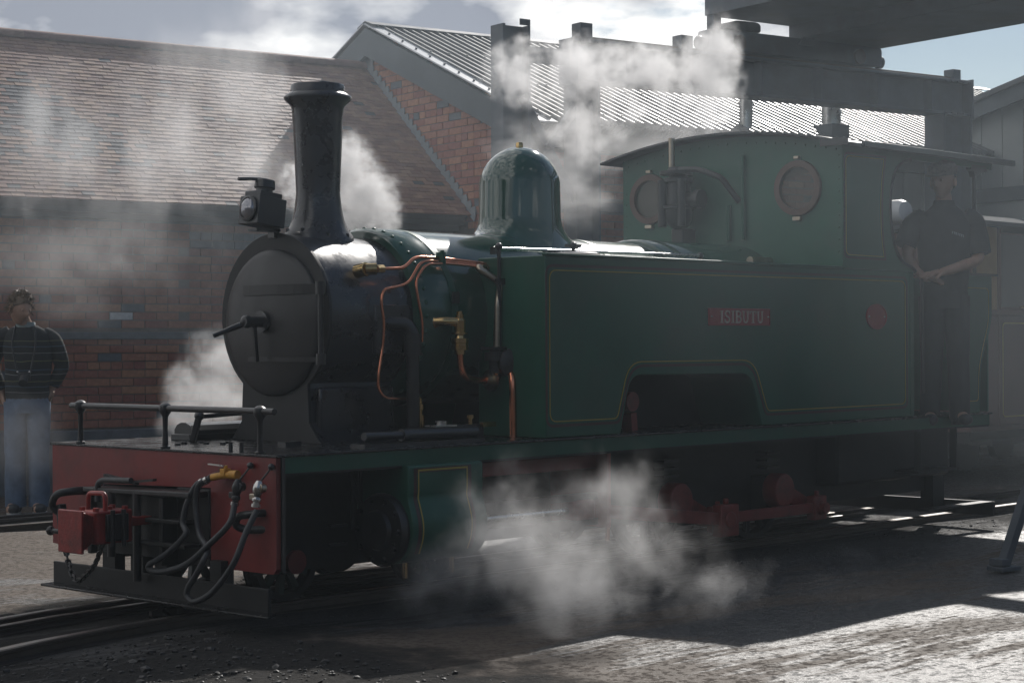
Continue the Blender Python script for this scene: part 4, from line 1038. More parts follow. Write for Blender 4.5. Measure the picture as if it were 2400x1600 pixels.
# ---- cab
PANE = mat('glass_pane', (0.62, 0.56, 0.48), 0.03)
PANE.node_tree.nodes['Principled BSDF'].inputs['Transmission Weight'].default_value = .92
PANE.node_tree.nodes['Principled BSDF'].inputs['IOR'].default_value = 1.25
CX = 4.54
def arch(y): return 2.625 - .105 * (abs(y) / .9) ** 2
fp = [(-.885, .80)] + [(-.885, arch(.885))] + [(-.885 + 1.77 * k / 20, arch(-.885 + 1.77 * k / 20)) for k in range(1, 20)] + [(.885, arch(.885)), (.885, .80)]
cab = MB()
# front sheet with two round windows: ring sectors around each hole
wins = ((-.557, 2.262, .162), (.645, 2.256, .155))
def sheet_with_holes(mb, x0, x1, ys, zs_lo, holes):
    # columns between holes as prisms
    edges = [-.885]
    for (yc, zc, r) in holes: edges += [yc - r - .03, yc + r + .03]
    edges.append(.885)
    def col(ya, yb):
        n = 6; top = [(yb + (ya - yb) * k / n, arch(yb + (ya - yb) * k / n)) for k in range(n + 1)]
        mb.prism([(ya, zs_lo), (yb, zs_lo)] + top, YZ(x0), 0, x1 - x0)
    for i in range(0, len(edges) - 1, 2): col(edges[i], edges[i + 1])
    for (yc, zc, r) in holes:
        ya, yb = yc - r - .03, yc + r + .03
        mb.prism([(ya, zs_lo), (yb, zs_lo), (yb, zc - r - .03), (ya, zc - r - .03)], YZ(x0), 0, x1 - x0)
        n = 6; top = [(yb + (ya - yb) * k / n, arch(yb + (ya - yb) * k / n)) for k in range(n + 1)]
        mb.prism([(ya, zc + r + .03), (yb, zc + r + .03)] + top, YZ(x0), 0, x1 - x0)
        sq = []; m = 40
        hw = r + .03
        for k in range(m):
            a = 2 * math.pi * k / m; c, s_ = math.cos(a), math.sin(a); q = max(abs(c), abs(s_)); sq.append((yc + hw * c / q, zc + hw * s_ / q, yc + r * c, zc + r * s_))
        for k in range(m):
            a = sq[k]; b = sq[(k + 1) % m]
            mb.prism([(a[0], a[1]), (b[0], b[1]), (b[2], b[3]), (a[2], a[3])], YZ(x0), 0, x1 - x0)
sheet_with_holes(cab, CX, CX + .008, None, 1.10, sorted(wins))
CF = lp('cab_front', cab, GREEN, angle=0)
for yc, zc, r in wins:
    wf = lp('window_frame', MB().lathe((CX - .022, yc, zc), (1, 0, 0), [(0, r - .028), (0, r + .012), (.030, r + .016), (.030, r - .028), (0, r - .028)], 40, cap0=False, cap1=False), mat('window_brass', (0.085, 0.048, 0.036), 0.4, metal=0.3, var=.2, vscale=12), CF)
    lp('pane', MB().cyl((CX + .001, yc, zc), (CX + .006, yc, zc), r - .026, n=40), PANE, wf)
    lp('window_lug', MB().box(CX - .03, CX - .001, yc - .03, yc + .03, zc - r - .045, zc - r - .02).box(CX - .03, CX - .001, yc - .02, yc + .02, zc + r + .02, zc + r + .04), OLDBRASS, wf, bevel=.004)
rv = MB()
for k in range(23):
    y = -.84 + 1.68 * k / 22; rv.sphere((CX - .001, y, arch(y) - .045), .007, 8)
for k in range(9):
    rv.sphere((CX - .001, -.86, 1.85 + k * .075), .0065, 8); rv.sphere((CX - .001, .86, 1.85 + k * .075), .0065, 8)
lp('sheet_rivets', rv, GREEN, CF, kind='stuff')
# roof
n = 24; top = []; bot = []
for k in range(n + 1):
    y = -1.0 + 2.0 * k / n; z = 2.632 - .105 * (abs(y) / .9) ** 2; top.append((y, z + .014)); bot.append((y, z))
RF = lp('cab_roof', MB().prism(top + bot[::-1], YZ(4.43), 0, 2.09), BLACK, angle=20)
lp('rain_strip', MB().box(4.60, 6.50, -1.012, -.985, 2.495, 2.535), BLACK, RF, bevel=.004)
lp('roof_lip', MB().box(4.42, 4.432, -1.0, -.80, 2.500, 2.545), BLACK, RF)
# cab sides with opening
def side(sg):
    y0 = sg * .885
    fn = lambda a, b, h: Vector((a, y0 - sg * h, b))
    # front panel: from the front sheet to the cut-out, with the bowed edge of the opening
    edge = [(5.395, 1.744), (5.36, 1.765), (5.25, 1.80), (5.17, 1.86), (5.115, 1.98), (5.09, 2.14), (5.105, 2.27), (5.15, 2.38), (5.23, 2.445), (5.34, 2.472)]
    edge = [(p.x, p.y) for p in spline([(a, b, 0) for a, b in edge], 5)]
    poly = [(CX + .0085, 1.746)] + edge + [(5.34, 2.515), (CX + .0085, 2.515)]
    c = lp('cab_side', MB().prism(poly, fn, 0, .008), GREEN, angle=25)
    lp('cantrail', MB().box(5.34, 6.40, min(y0, y0 - sg * .02), max(y0, y0 - sg * .02), 2.472, 2.515), GREEN, c)
    lp('edge_beading', MB().tube([(a, y0 - sg * .004, b) for a, b in edge], .014, 8, 0), BLACK, c)
    f2 = lambda a, b, h: Vector((a, y0 + sg * (.0004 + h), b))
    lin = [(4.578, 1.832), (5.012, 1.830), (4.985, 1.95), (4.974, 2.13), (4.985, 2.30), (5.016, 2.452), (4.578, 2.448)]
    lp('lining', MB().ribbon(round2(lin, [.04, .004, .1, .1, .1, .004, .04], 4), .0048, f2, 0, .002, True), YEL, c, angle=0)
    lin2 = [(4.562, 1.815), (5.032, 1.813), (5.003, 1.95), (4.992, 2.13), (5.003, 2.30), (5.036, 2.468), (4.562, 2.465)]
    lp('edging', MB().ribbon(round2(lin2, [.04, .004, .1, .1, .1, .004, .04], 4), .014, f2, 0, .001, True), MAROON, c, angle=0)
    rv = MB()
    for k in range(9): rv.sphere((4.556, y0, 1.80 + k * .08), .006, 6)
    lp('side_rivets', rv, GREEN, c, kind='stuff')
    # bunker side sheet behind the doorway
    bp = [(5.965, .80), (6.22, .80), (6.23, 1.10), (6.28, 1.22), (6.36, 1.36), (6.39, 1.45), (6.39, 1.74), (5.965, 1.74)]
    b = lp('bunker_side', MB().prism(round2(bp, [0, .02, .1, .1, .1, .1, .01, 0]), fn, 0, .01), GREEN, angle=25)
    ln = [(5.985, .880), (6.200, .880), (6.205, 1.09), (6.255, 1.23), (6.325, 1.38), (6.345, 1.46), (6.345, 1.65), (5.985, 1.652)]
    lp('lining', MB().ribbon(round2(ln, [.03, .03, .1, .1, .1, .1, .04, .04], 4), .0048, f2, 0, .002, True), YEL, b, angle=0)
    lp('bunker_coping', MB().box(5.955, 6.46, min(y0 - sg * .02, y0 + sg * .012), max(y0 - sg * .02, y0 + sg * .012), 1.735, 1.752), BLACK, b)
    ps = lp('cab_pillar', MB().cyl((6.19, y0 - sg * .02, 1.745), (6.19, y0 - sg * .02, 2.50), .014, n=10), BLACK)
    lp('pillar_bracket', MB().prism([(6.12, 2.49), (6.33, 2.49), (6.33, 2.455), (6.26, 2.44), (6.21, 2.41), (6.17, 2.41), (6.15, 2.45), (6.12, 2.46)], fn, 0, .04), BLACK, ps, angle=0)
    lp('door_handrail', MB().cyl((5.425, y0 + sg * .03, .95), (5.425, y0 + sg * .03, 1.70), .011, n=10), STEEL if False else BLACK)
    lp('cab_step', MB().box(5.42, 5.93, min(y0, y0 - sg * .18), max(y0, y0 - sg * .18), .42, .44).bar((5.45, y0 - sg * .02, .44), (5.45, y0 - sg * .02, .72), .05, .012).bar((5.90, y0 - sg * .02, .44), (5.90, y0 - sg * .02, .72), .05, .012), GRIME)
side(-1); side(1)
lp('bunker_back', MB().box(6.37, 6.385, -.86, .86, .80, 1.74), GREEN)
lp('boiler_backhead', MB().lathe((4.55, 0, SC - .01), (1, 0, 0), [(0, .49), (.50, .49), (.53, .47)], 40), BLACK)
lp('regulator', MB().bar((5.12, -.05, 1.62), (5.12, .28, 1.75), .03, .03).cyl((5.08, 0, 1.64), (5.14, 0, 1.64), .05, n=14), STEEL)
# ejector and steam pipe on the cab front
EJ = lp('steam_ejector', MB().lathe((4.42, .312, 2.035), (0, 0, 1), [(0, .03), (.02, .065), (.05, .085), (.13, .090), (.135, .105), (.155, .105), (.16, .080), (.30, .078), (.31, .098), (.335, .098), (.34, .07), (.36, .05)], 22), IRON)
lp('ejector_branch', MB().cyl((4.42, .30, 2.23), (4.42, .12, 2.225), .045, n=14).cyl((4.42, .16, 2.226), (4.42, .12, 2.225), .062, n=14).cyl((4.36, .40, 2.05), (4.36, .40, 2.36), .030, n=12).cyl((4.36, .24, 2.05), (4.36, .24, 2.36), .026, n=12), IRON, EJ)
lp('ejector_cap', MB().lathe((4.42, .33, 2.395), (0, 0, 1), [(0, .11), (.022, .11), (.026, .06), (.05, .05)], 20), IRON, EJ)
lp('ejector_lever', MB().tube([(4.40, .30, 2.425), (4.40, .14, 2.42), (4.42, -.04, 2.355), (4.46, -.06, 2.30), (4.53, -.10, 2.20)], .020, 10, .06), IRON, EJ)
lp('ejector_foot', MB().box(4.40, 4.54, .26, .36, 1.92, 2.04), IRON, EJ, bevel=.01)
lp('exhaust_pipe', MB().cyl((4.43, .375, 2.42), (4.43, .375, 2.64), .021, n=14), OLDBRASS)
lp('cab_conduit', MB().cyl((4.52, -.14, 1.95), (4.52, -.14, 2.50), .013, n=8).cyl((4.52, -.02, 1.95), (4.52, -.02, 2.18), .016, n=8), GREEN)
lp('tool_tube', MB().cyl((4.30, -.35, 1.80), (4.50, -.36, 1.80), .03, n=10).box(4.05, 4.10, -.33, -.29, 1.744, 1.80), OLDBRASS)
# ---- cylinders
def cylinder(sg):
    y0 = sg * .93
    # shroud: flat top falling into the barrel
    sec = [(sg * .80, .712), (y0, .712), (y0, .585), (sg * .925, .555), (sg * .945, .50), (sg * .965, .43), (sg * .960, .36), (sg * .93, .29), (sg * .87, .245), (sg * .78, .23), (sg * .66, .26), (sg * .58, .35), (sg * .56, .50), (sg * .60, .70)]
    X0, X1 = .76, 1.27
    c = lp('cylinder', MB().prism(round2(sec, [.0, .02, .04, .04, .05, .05, .06, .06, .06, .06, .06, .06, .06, .02], 3), YZ(X0), 0, X1 - X0), GREEN, angle=30, bevel=.006)
    if sg < 0:
        pts = round2([(y0, .685), (y0, .585), (sg * .925, .555), (sg * .945, .50), (sg * .965, .43), (sg * .960, .36), (sg * .93, .29)], [.0, .04, .04, .05, .05, .06, 0], 4, closed=False)
        for w_, m_, xa, xb, h_ in ((.0085, YEL, .825, 1.155, .0030), (.022, MAROON, .805, 1.175, .0015)):
            mb = MB()
            for x in (xa, xb):
                rgl = []
                for i, (y, z) in enumerate(pts):
                    a = pts[max(0, i - 1)]; b = pts[min(len(pts) - 1, i + 1)]; d = Vector((b[0] - a[0], b[1] - a[1])).normalized(); nn = Vector((d.y, -d.x))
                    if nn.x * sg < 0: nn = -nn
                    rgl.append([Vector((x - w_ / 2, y + nn.x * h_, z + nn.y * h_)), Vector((x + w_ / 2, y + nn.x * h_, z + nn.y * h_))])
                mb.rings(rgl, closed=False, cap0=False, cap1=False)
            mb.add([Vector((xa - w_ / 2, y0 + sg * h_, .687 + w_ / 2)), Vector((xb + w_ / 2, y0 + sg * h_, .687 + w_ / 2)), Vector((xb + w_ / 2, y0 + sg * h_, .687 - w_ / 2)), Vector((xa - w_ / 2, y0 + sg * h_, .687 - w_ / 2))], [(0, 1, 2, 3)])
            lp('lining' if m_ is YEL else 'edging', mb, m_, c, angle=0)
    yc, zc = sg * .765, .40
    lp('cylinder_cover', MB().lathe((X0, yc, zc), (-1, 0, 0), [(0, .175), (.02, .178), (.045, .165), (.05, .10), (.07, .09), (.085, .0)], 32), BLACK, c)
    bl = MB()
    for k in range(10):
        a = 2 * math.pi * k / 10; bl.cyl((X0 - .04, yc + .145 * math.cos(a), zc + .145 * math.sin(a)), (X0 - .062, yc + .145 * math.cos(a), zc + .145 * math.sin(a)), .014, n=6)
    lp('cover_nuts', bl, BLACK, c, kind='stuff')
    lp('piston_rod', MB().cyl((X1, yc, zc), (2.15, yc, zc), .018, n=12), STEEL, c)
    lp('gland', MB().cyl((X1, yc, zc), (X1 + .06, yc, zc), .06, n=16), GRIME, c)
    lp('drain_cock', MB().cyl((.86, sg * .80, .24), (.86, sg * .80, .16), .012, n=8).cyl((1.18, sg * .80, .24), (1.18, sg * .80, .16), .012, n=8), BRASS, c)
    lp('slide_bar', MB().box(1.33, 2.35, yc - .03, yc + .03, zc + .05, zc + .085).box(1.33, 2.35, yc - .03, yc + .03, zc - .085, zc - .05), GRIME)
    lp('motion_bracket', MB().box(2.30, 2.33, sg * .45 if sg > 0 else -.86, .86 if sg > 0 else -.45, .30, .70), RED)
    xh = lp('crosshead', MB().box(2.08, 2.26, yc - .045, yc + .045, zc - .05, zc + .05), REDROD, bevel=.01)
for sg in (-1, 1): cylinder(sg)
# ---- wheels, cranks, rods
def wheel(x, y, r, name, sg, m):
    w = lp(name, MB().lathe((x, y - .035, r + .045), (0, 1, 0), [(0, r - .04), (0, r - .005), (.05, r), (.055, r + .018), (.07, r + .018), (.07, r - .04), (0, r - .04)], 36, cap0=False, cap1=False), GRIME)
    sp = MB()
    for k in range(10):
        a = 2 * math.pi * k / 10 + .2; sp.bar((x + .05 * math.cos(a), y, r + .045 + .05 * math.sin(a)), (x + (r - .035) * math.cos(a), y, r + .045 + (r - .035) * math.sin(a)), .035, .03, up=(0, 1, 0))
    lp('spokes', sp, m, w)
    lp('hub', MB().lathe((x, y - .05, r + .045), (0, 1, 0), [(0, .03), (0, .065), (.10, .065), (.10, .03)], 18), m, w)
    return w
DKG = mat('wheel_green', (0.012, 0.032, 0.022), 0.5, coat=.2, var=.3, vscale=6)
for x in (.47, 1.42):
    for sg in (-1, 1):
        w = wheel(x, sg * .345, .20, 'bogie_wheel', sg, DKG)
        lp('axle_cap', MB().cyl((x, sg * .39, .245), (x, sg * .46, .245), .058, n=20), RED, w)
    lp('axle', MB().cyl((x, -.35, .245), (x, .35, .245), .035, n=12), GRIME)
lp('bogie_frame', MB().box(.22, 1.66, -.43, -.405, .20, .33).box(.22, 1.66, .405, .43, .20, .33).box(.9, 1.0, -.405, .405, .25, .35), GRIME)
PINZ = .235
for i, x in enumerate((3.26, 4.28)):
    for sg in (-1, 1):
        wheel(x, sg * .345, .30, 'driving_wheel', sg, GRIME)
        th = 0 if sg < 0 else math.pi / 2
        # balanced crank: round weight opposite the pin
        cwx, cwz = (-.13, .045) if sg < 0 else (.045, .13)
        px_, pz_ = (.155, -.075) if sg < 0 else (-.075, -.155)
        cr_ = lp('crank', MB().lathe((x + cwx, sg * .62, .335 + cwz), (0, sg, 0), [(0, .105), (.09, .105), (.10, .098), (.10, 0)], 32).bar((x + cwx * .6, sg * .66, .335 + cwz * .6), (x + px_, sg * .66, .335 + pz_), .08, .10, up=(0, 0, 1)), REDROD, bevel=.004)
        lp('crank_pin', MB().cyl((x + px_, sg * .62, .335 + pz_), (x + px_, sg * .83, .335 + pz_), .035, n=14), REDROD, cr_)
        lp('axlebox', MB().box(x - .10, x + .10, sg * .44 if sg > 0 else -.60, .60 if sg > 0 else -.44, .24, .46), GRIME)
        lp('leaf_spring', MB().box(x - .07, x + .07, sg * .50 - .04, sg * .50 + .04, .50, .515).box(x - .07, x + .07, sg * .50 - .04, sg * .50 + .04, .545, .56).box(x - .07, x + .07, sg * .50 - .04, sg * .50 + .04, .59, .605), IRON)
    lp('axle', MB().cyl((x, -.62, .335), (x, .62, .335), .05, n=14), GRIME)
def rod(mb, a, b, w, t, sg, y):
    mb.bar((a[0], y, a[1]), (b[0], y, b[1]), t, w, up=(0, 0, 1))
for sg in (-1, 1):
    px_, pz_ = (.155, -.075) if sg < 0 else (-.075, -.155)
    a = (3.26 + px_, .335 + pz_); b = (4.28 + px_, .335 + pz_); y = sg * .755
    mb = MB(); rod(mb, a, b, .065, .03, sg, y)
    cr_ = lp('coupling_rod', mb, REDROD, bevel=.006)
    for q in (a, b):
        lp('rod_end', MB().box(q[0] - .065, q[0] + .065, y - .032, y + .032, q[1] - .075, q[1] + .075).cyl((q[0], y - .04, q[1]), (q[0], y + .04, q[1]), .045, n=14).cyl((q[0], y, q[1] + .07), (q[0], y, q[1] + .105), .016, n=8), REDROD, cr_, bevel=.006)
    y = sg * .815
    cn = lp('connecting_rod', MB().bar((2.17, y - sg * .05, .40), (a[0], y, a[1]), .03, .075, up=(0, 0, 1)), REDROD, bevel=.006)
    lp('rod_end', MB().box(a[0] - .085, a[0] + .085, y - .035, y + .035, a[1] - .095, a[1] + .09).cyl((a[0], y, a[1] + .09), (a[0], y, a[1] + .125), .018, n=8).cyl((a[0], y - .045, a[1]), (a[0], y + .045, a[1]), .05, n=16), REDROD, cn, bevel=.008)
    lp('rod_end', MB().box(2.12, 2.26, y - sg * .05 - .035, y - sg * .05 + .035, .345, .455), REDROD, cn, bevel=.008)
    lp('lifting_arm', MB().bar((2.50, sg * .52, .84), (2.46, sg * .52, 1.0), .05, .05).cyl((2.46, sg * .50, 1.0), (2.46, sg * .56, 1.0), .055, n=18), REDROD)
    lp('reversing_arm', MB().cyl((2.69, sg * .66, .962), (2.69, sg * .72, .962), .055, n=20).bar((2.70, sg * .69, .80), (2.69, sg * .69, .90), .07, .05), REDROD)
    lp('cladding', MB().box(2.1, 3.9, sg * .41 if sg > 0 else -.43, .43 if sg > 0 else -.41, .80, 1.2), GRIME)
lp('drain_pipe', MB().cyl((2.385, -.80, .715), (2.372, -.80, .22), .0125, n=12), COPPER)
lp('oil_pipe', MB().tube([(2.62, -.55, 1.0), (2.60, -.56, .95), (2.64, -.58, .87), (2.64, -.58, .80)], .006, 8), COPPER).copy()
st = MB()
for x in (.70, .755): st.bar((x, -.60, .70), (x, -.60, .40), .014, .014)
st.bar((.66, -.62, .70), (.80, -.62, .36), .03, .012); st.bar((.55, -.60, .42), (.66, -.60, .42), .02, .012); st.bar((.55, -.60, .33), (.66, -.60, .33), .02, .012)
lp('front_step', st, IRON)
# ---- brake hoses and cocks at the front beam
def hose(pts, r=.0145): return MB().tube(spline(pts, 7), r, 12, 0)
H1 = lp('brake_hose', hose([(-.075, -.475, .677), (-.10, -.423, .648), (-.115, -.375, .571), (-.125, -.35, .47), (-.145, -.40, .425), (-.16, -.315, .35), (-.19, -.25, .30), (-.20, -.19, .270), (-.20, -.205, .248), (-.20, -.31, .250), (-.20, -.48, .298), (-.18, -.61, .39), (-.14, -.71, .49), (-.10, -.70, .575)]), RUBBER)
H2 = lp('brake_hose', hose([(-.085, -.505, .682), (-.10, -.445, .652), (-.10, -.416, .593), (-.10, -.425, .493), (-.11, -.46, .414), (-.16, -.58, .37), (-.20, -.60, .32), (-.20, -.544, .252), (-.20, -.485, .187), (-.20, -.482, .148), (-.20, -.54, .132), (-.20, -.67, .190), (-.19, -.80, .32), (-.14, -.83, .46), (-.09, -.845, .555)]), RUBBER)
YV = lp('hose_cock', MB().tube([(-.085, -.515, .685), (-.07, -.575, .697), (-.06, -.625, .700)], .017, 10, .03).box(-.085, -.045, -.605, -.572, .695, .728).cyl((-.062, -.588, .72), (-.062, -.588, .742), .010, n=8), YVALVE, bevel=.003, label='yellow hose cock')
lp('cock_lever', MB().bar((-.07, -.59, .740), (-.07, -.475, .744), .015, .006), STEEL, YV)
lp('cock_outlet', MB().cyl((-.058, -.615, .700), (-.055, -.665, .702), .021, n=10), YVALVE, YV)
RV_ = lp('hose_cock', MB().tube([(-.075, -.48, .682), (-.055, -.525, .702), (-.03, -.56, .71)], .014, 10, .03).box(-.06, -.035, -.555, -.53, .70, .73), mat('dull_red', (.10, .02, .022), .5), bevel=.003, label='dull red hose cock')
for h in ((-.088, -.448, .662), (-.092, -.485, .672)):
    lp('hose_clip', MB().lathe((h[0], h[1], h[2]), (-.3, .8, -.5), [(-.008, .0155), (-.008, .019), (.008, .019), (.008, .0155)], 12, cap0=False, cap1=False), STEEL, YV)
for (y, H) in ((-.695, H1), (-.842, H2)):
    dk = y > -.7
    f = lp('coupling_head', MB().lathe((-.09, y + .006, .572), (.10, -.10, 1), [(0, .014), (.02, .015), (.022, .021), (.035, .021), (.04, .016), (.055, .020), (.075, .026), (.095, .022), (.115, .012)], 14), IRON if dk else STEEL, bevel=.002)
    lp('head_body', MB().box(-.105, -.075, y + .0, y + .035, .600, .628).cyl((-.09, y - .02, .652), (-.06, y - .02, .652), .020, n=12), IRON if dk else OLDBRASS, f, bevel=.004)
    lp('hose_clip', MB().lathe((-.09, y + .006, .574), (.10, -.10, 1), [(-.006, .0155), (-.006, .020), (.008, .020), (.008, .0155)], 12, cap0=False, cap1=False), STEEL, f)
    lp('hanger_rod', MB().tube([(-.075, y - .012, .685), (-.05, y - .028, .72), (-.03, y - .03, .742)], .0045, 8, .02).sphere((-.03, y - .03, .745), .016), BLACK, f)
# ---- lamp on its bracket: lifts off, so a thing of its own
LM = thing('oil_lamp', 'black oil headlamp with round lens above the smokebox door', 'lamp', (.64, 0, 1.872))
def lm(n, mb, m, p=None, **k): return part(n, mb, m, p or LM, off=(.64, 0, 1.872), **k)
def tilt(mb):
    # the lamp hangs a little askew on its bracket
    q = Matrix.Rotation(R(-4), 3, Vector((.73, -.68, 0)).cross(Vector((0, 0, 1)))) if False else Matrix.Rotation(R(7), 3, 'Y')
    o = Vector((.70, 0, 1.873)); mb.v = [q @ (v - o) + o for v in mb.v]; return mb
lm('lamp_body', tilt(MB().box(.545, .72, -.078, .078, 1.876, 2.02)), BLACK, bevel=.004)
lm('lamp_cap', tilt(MB().box(.56, .70, -.062, .062, 2.021, 2.047)), BLACK, bevel=.003)
lm('chimney_neck', tilt(MB().cyl((.632, 0, 2.047), (.632, 0, 2.072), .042, n=20)), BLACK)
lm('chimney_hood', tilt(MB().lathe((.632, 0, 2.068), (0, 0, 1), [(0, .050), (.004, .054), (.040, .050), (.044, .046)], 24)), BLACK)
lm('carry_handle', tilt(MB().tube([(.68, 0, 2.108), (.64, .0, 2.116), (.57, .03, 2.110), (.50, .05, 2.098)], .009, 8, .03).bar((.50, .05, 2.098), (.66, 0, 2.115), .035, .006)), BLACK)
lb = lm('lens_bezel', tilt(MB().lathe((.546, 0, 1.952), (-1, 0, 0), [(0, .066), (.012, .066), (.016, .060), (.016, .055), (.006, .055)], 28, cap0=False, cap1=False)), BLACK)
lm('lens', tilt(MB().lathe((.540, 0, 1.952), (-1, 0, 0), [(0, .056), (.012, .050), (.022, .035), (.028, .015), (.029, 0)], 24)), GLASS, lb)
lm('bracket_socket', tilt(MB().box(.70, .728, -.03, .03, 1.86, 1.885).cyl((.72, -.03, 1.965), (.735, -.03, 1.965), .005, n=6)), BLACK)

# ------------------------------------------------------------------ people
SKIN = mat('skin', (0.42, 0.24, 0.17), 0.5, var=0.12, vscale=20)
SKIN2 = mat('skin_fair', (0.46, 0.28, 0.20), 0.5, var=0.12, vscale=20)
HAIR = mat('brown_hair', (0.16, 0.10, 0.055), 0.45, var=0.4, vscale=40, bump=0.6, bscale=60)
NAVY = mat('dark_polo', (0.018, 0.019, 0.024), 0.85, var=0.2, vscale=12, bump=0.25, bscale=14)
TROU = mat('dark_trousers', (0.020, 0.021, 0.026), 0.9, var=0.2, vscale=10, bump=0.25, bscale=10)
CAPM = mat('tweed_cap', (0.15, 0.115, 0.10), 0.9, var=0.4, vscale=60, bump=0.3, bscale=90)
JEAN = mat('blue_denim', (0.10, 0.15, 0.23), 0.85, var=0.35, vscale=9, bump=0.3, bscale=18)
SHOE = mat('dark_shoe', (0.03, 0.03, 0.033), 0.6, var=.2, vscale=12)
SOLE = mat('pale_sole', (0.55, 0.55, 0.53), 0.7)
CAMB = mat('camera_black', (0.02, 0.02, 0.022), 0.45)
def jumper_mat():
    m = bpy.data.materials.new('striped_jumper'); m.use_nodes = True; t = m.node_tree; p = t.nodes['Principled BSDF']; N = t.nodes.new; Lk = t.links.new
    p.inputs['Roughness'].default_value = .9
    co = N('ShaderNodeTexCoord'); sx = N('ShaderNodeSeparateXYZ'); Lk(co.outputs['Object'], sx.inputs[0])
    nz = N('ShaderNodeTexNoise'); nz.inputs['Scale'].default_value = 3.5; Lk(co.outputs['Object'], nz.inputs['Vector'])
    w = N('ShaderNodeMath'); w.operation = 'MULTIPLY_ADD'; Lk(nz.outputs[0], w.inputs[0]); w.inputs[1].default_value = .05; Lk(sx.outputs['Z'], w.inputs[2])
    cur = (0.022, 0.024, 0.026, 1); prev = None
    base = N('ShaderNodeRGB'); base.outputs[0].default_value = cur; prev = base.outputs[0]
    for z, c in ((1.36, (.16, .17, .09)), (1.315, (.08,.13,.18)), (1.262, (.22, .22, .22)), (1.20, (.18, .19, .08)), (1.135, (.08,.14,.19)), (1.10, (.22, .22, .22)), (1.05, (.17, .18, .08)), (1.01, (.08,.13,.18)), (.965, (.2, .2, .2))):
        s = N('ShaderNodeMath'); s.operation = 'SUBTRACT'; Lk(w.outputs[0], s.inputs[0]); s.inputs[1].default_value = z
        a = N('ShaderNodeMath'); a.operation = 'ABSOLUTE'; Lk(s.outputs[0], a.inputs[0])
        l = N('ShaderNodeMath'); l.operation = 'LESS_THAN'; Lk(a.outputs[0], l.inputs[0]); l.inputs[1].default_value = .0026
        mx_ = N('ShaderNodeMix'); mx_.data_type = 'RGBA'; Lk(l.outputs[0], mx_.inputs[0]); Lk(prev, mx_.inputs[6]); mx_.inputs[7].default_value = (*c, 1); prev = mx_.outputs[2]
    Lk(prev, p.inputs['Base Color']); return m
JUMP = jumper_mat()

def skin_mesh(name, V, E, rad, sub=2, root=0):
    me = bpy.data.meshes.new(name); me.from_pydata([Vector(v) for v in V], E, []); o = bpy.data.objects.new('tmp', me); COL.objects.link(o)
    sk = o.modifiers.new('s', 'SKIN'); sk.use_smooth_shade = True
    lay_ = me.skin_vertices[0].data
    for i, r in enumerate(rad):
        lay_[i].radius = (r, r) if not isinstance(r, tuple) else r
        lay_[i].use_root = (i == root)
    ss = o.modifiers.new('u', 'SUBSURF'); ss.levels = sub; ss.render_levels = sub
    dg = bpy.context.evaluated_depsgraph_get(); dg.update(); ev = o.evaluated_get(dg)
    out = bpy.data.meshes.new_from_object(ev); out.name = name
    bpy.data.objects.remove(o); bpy.data.meshes.remove(me); return out
class Frame:
    def __init__(s, base, r, c): s.o = Vector(base); s.r = Vector(r).normalized(); s.c = Vector(c).normalized()
    def __call__(s, a, b, z): return s.r * a + s.c * b + UP * z
def ellring(F, ctr, rx, ry, ax_a, ax_b, n=20):
    return [ctr + ax_a * (rx * math.cos(2 * math.pi * k / n)) + ax_b * (ry * math.sin(2 * math.pi * k / n)) for k in range(n)]
def loft(mb, F, secs, n=20, caps=(True, True)):
    """secs: (a, b, z, rx, ry) horizontal ellipse sections"""
    mb.rings([ellring(F, F(a, b, z), rx, ry, F.r, F.c, n) for a, b, z, rx, ry in secs], cap0=caps[0], cap1=caps[1])
def limb(mb, pts, rad, n=14, wr=0.0, fil=.05):
    P = smooth(pts, fil, 4); L = [0]
    for a, b in zip(P, P[1:]): L.append(L[-1] + (b - a).length)
    def rf(t):
        x = t * (len(rad) - 1); i = min(int(x), len(rad) - 2); f = x - i; return rad[i] * (1 - f) + rad[i + 1] * f
    rg = []; u = None
    for i, p in enumerate(P):
        d = (P[min(i + 1, len(P) - 1)] - P[max(i - 1, 0)]).normalized()
        if u is None: u = d.orthogonal().normalized()
        u = (u - d * u.dot(d)).normalized(); w = d.cross(u); t = L[i] / L[-1]; r = rf(t) * (1 + wr * math.sin(i * 2.4))
        rg.append([p + (u * math.cos(2 * math.pi * k / n) + w * math.sin(2 * math.pi * k / n)) * r for k in range(n)])
    mb.rings(rg)
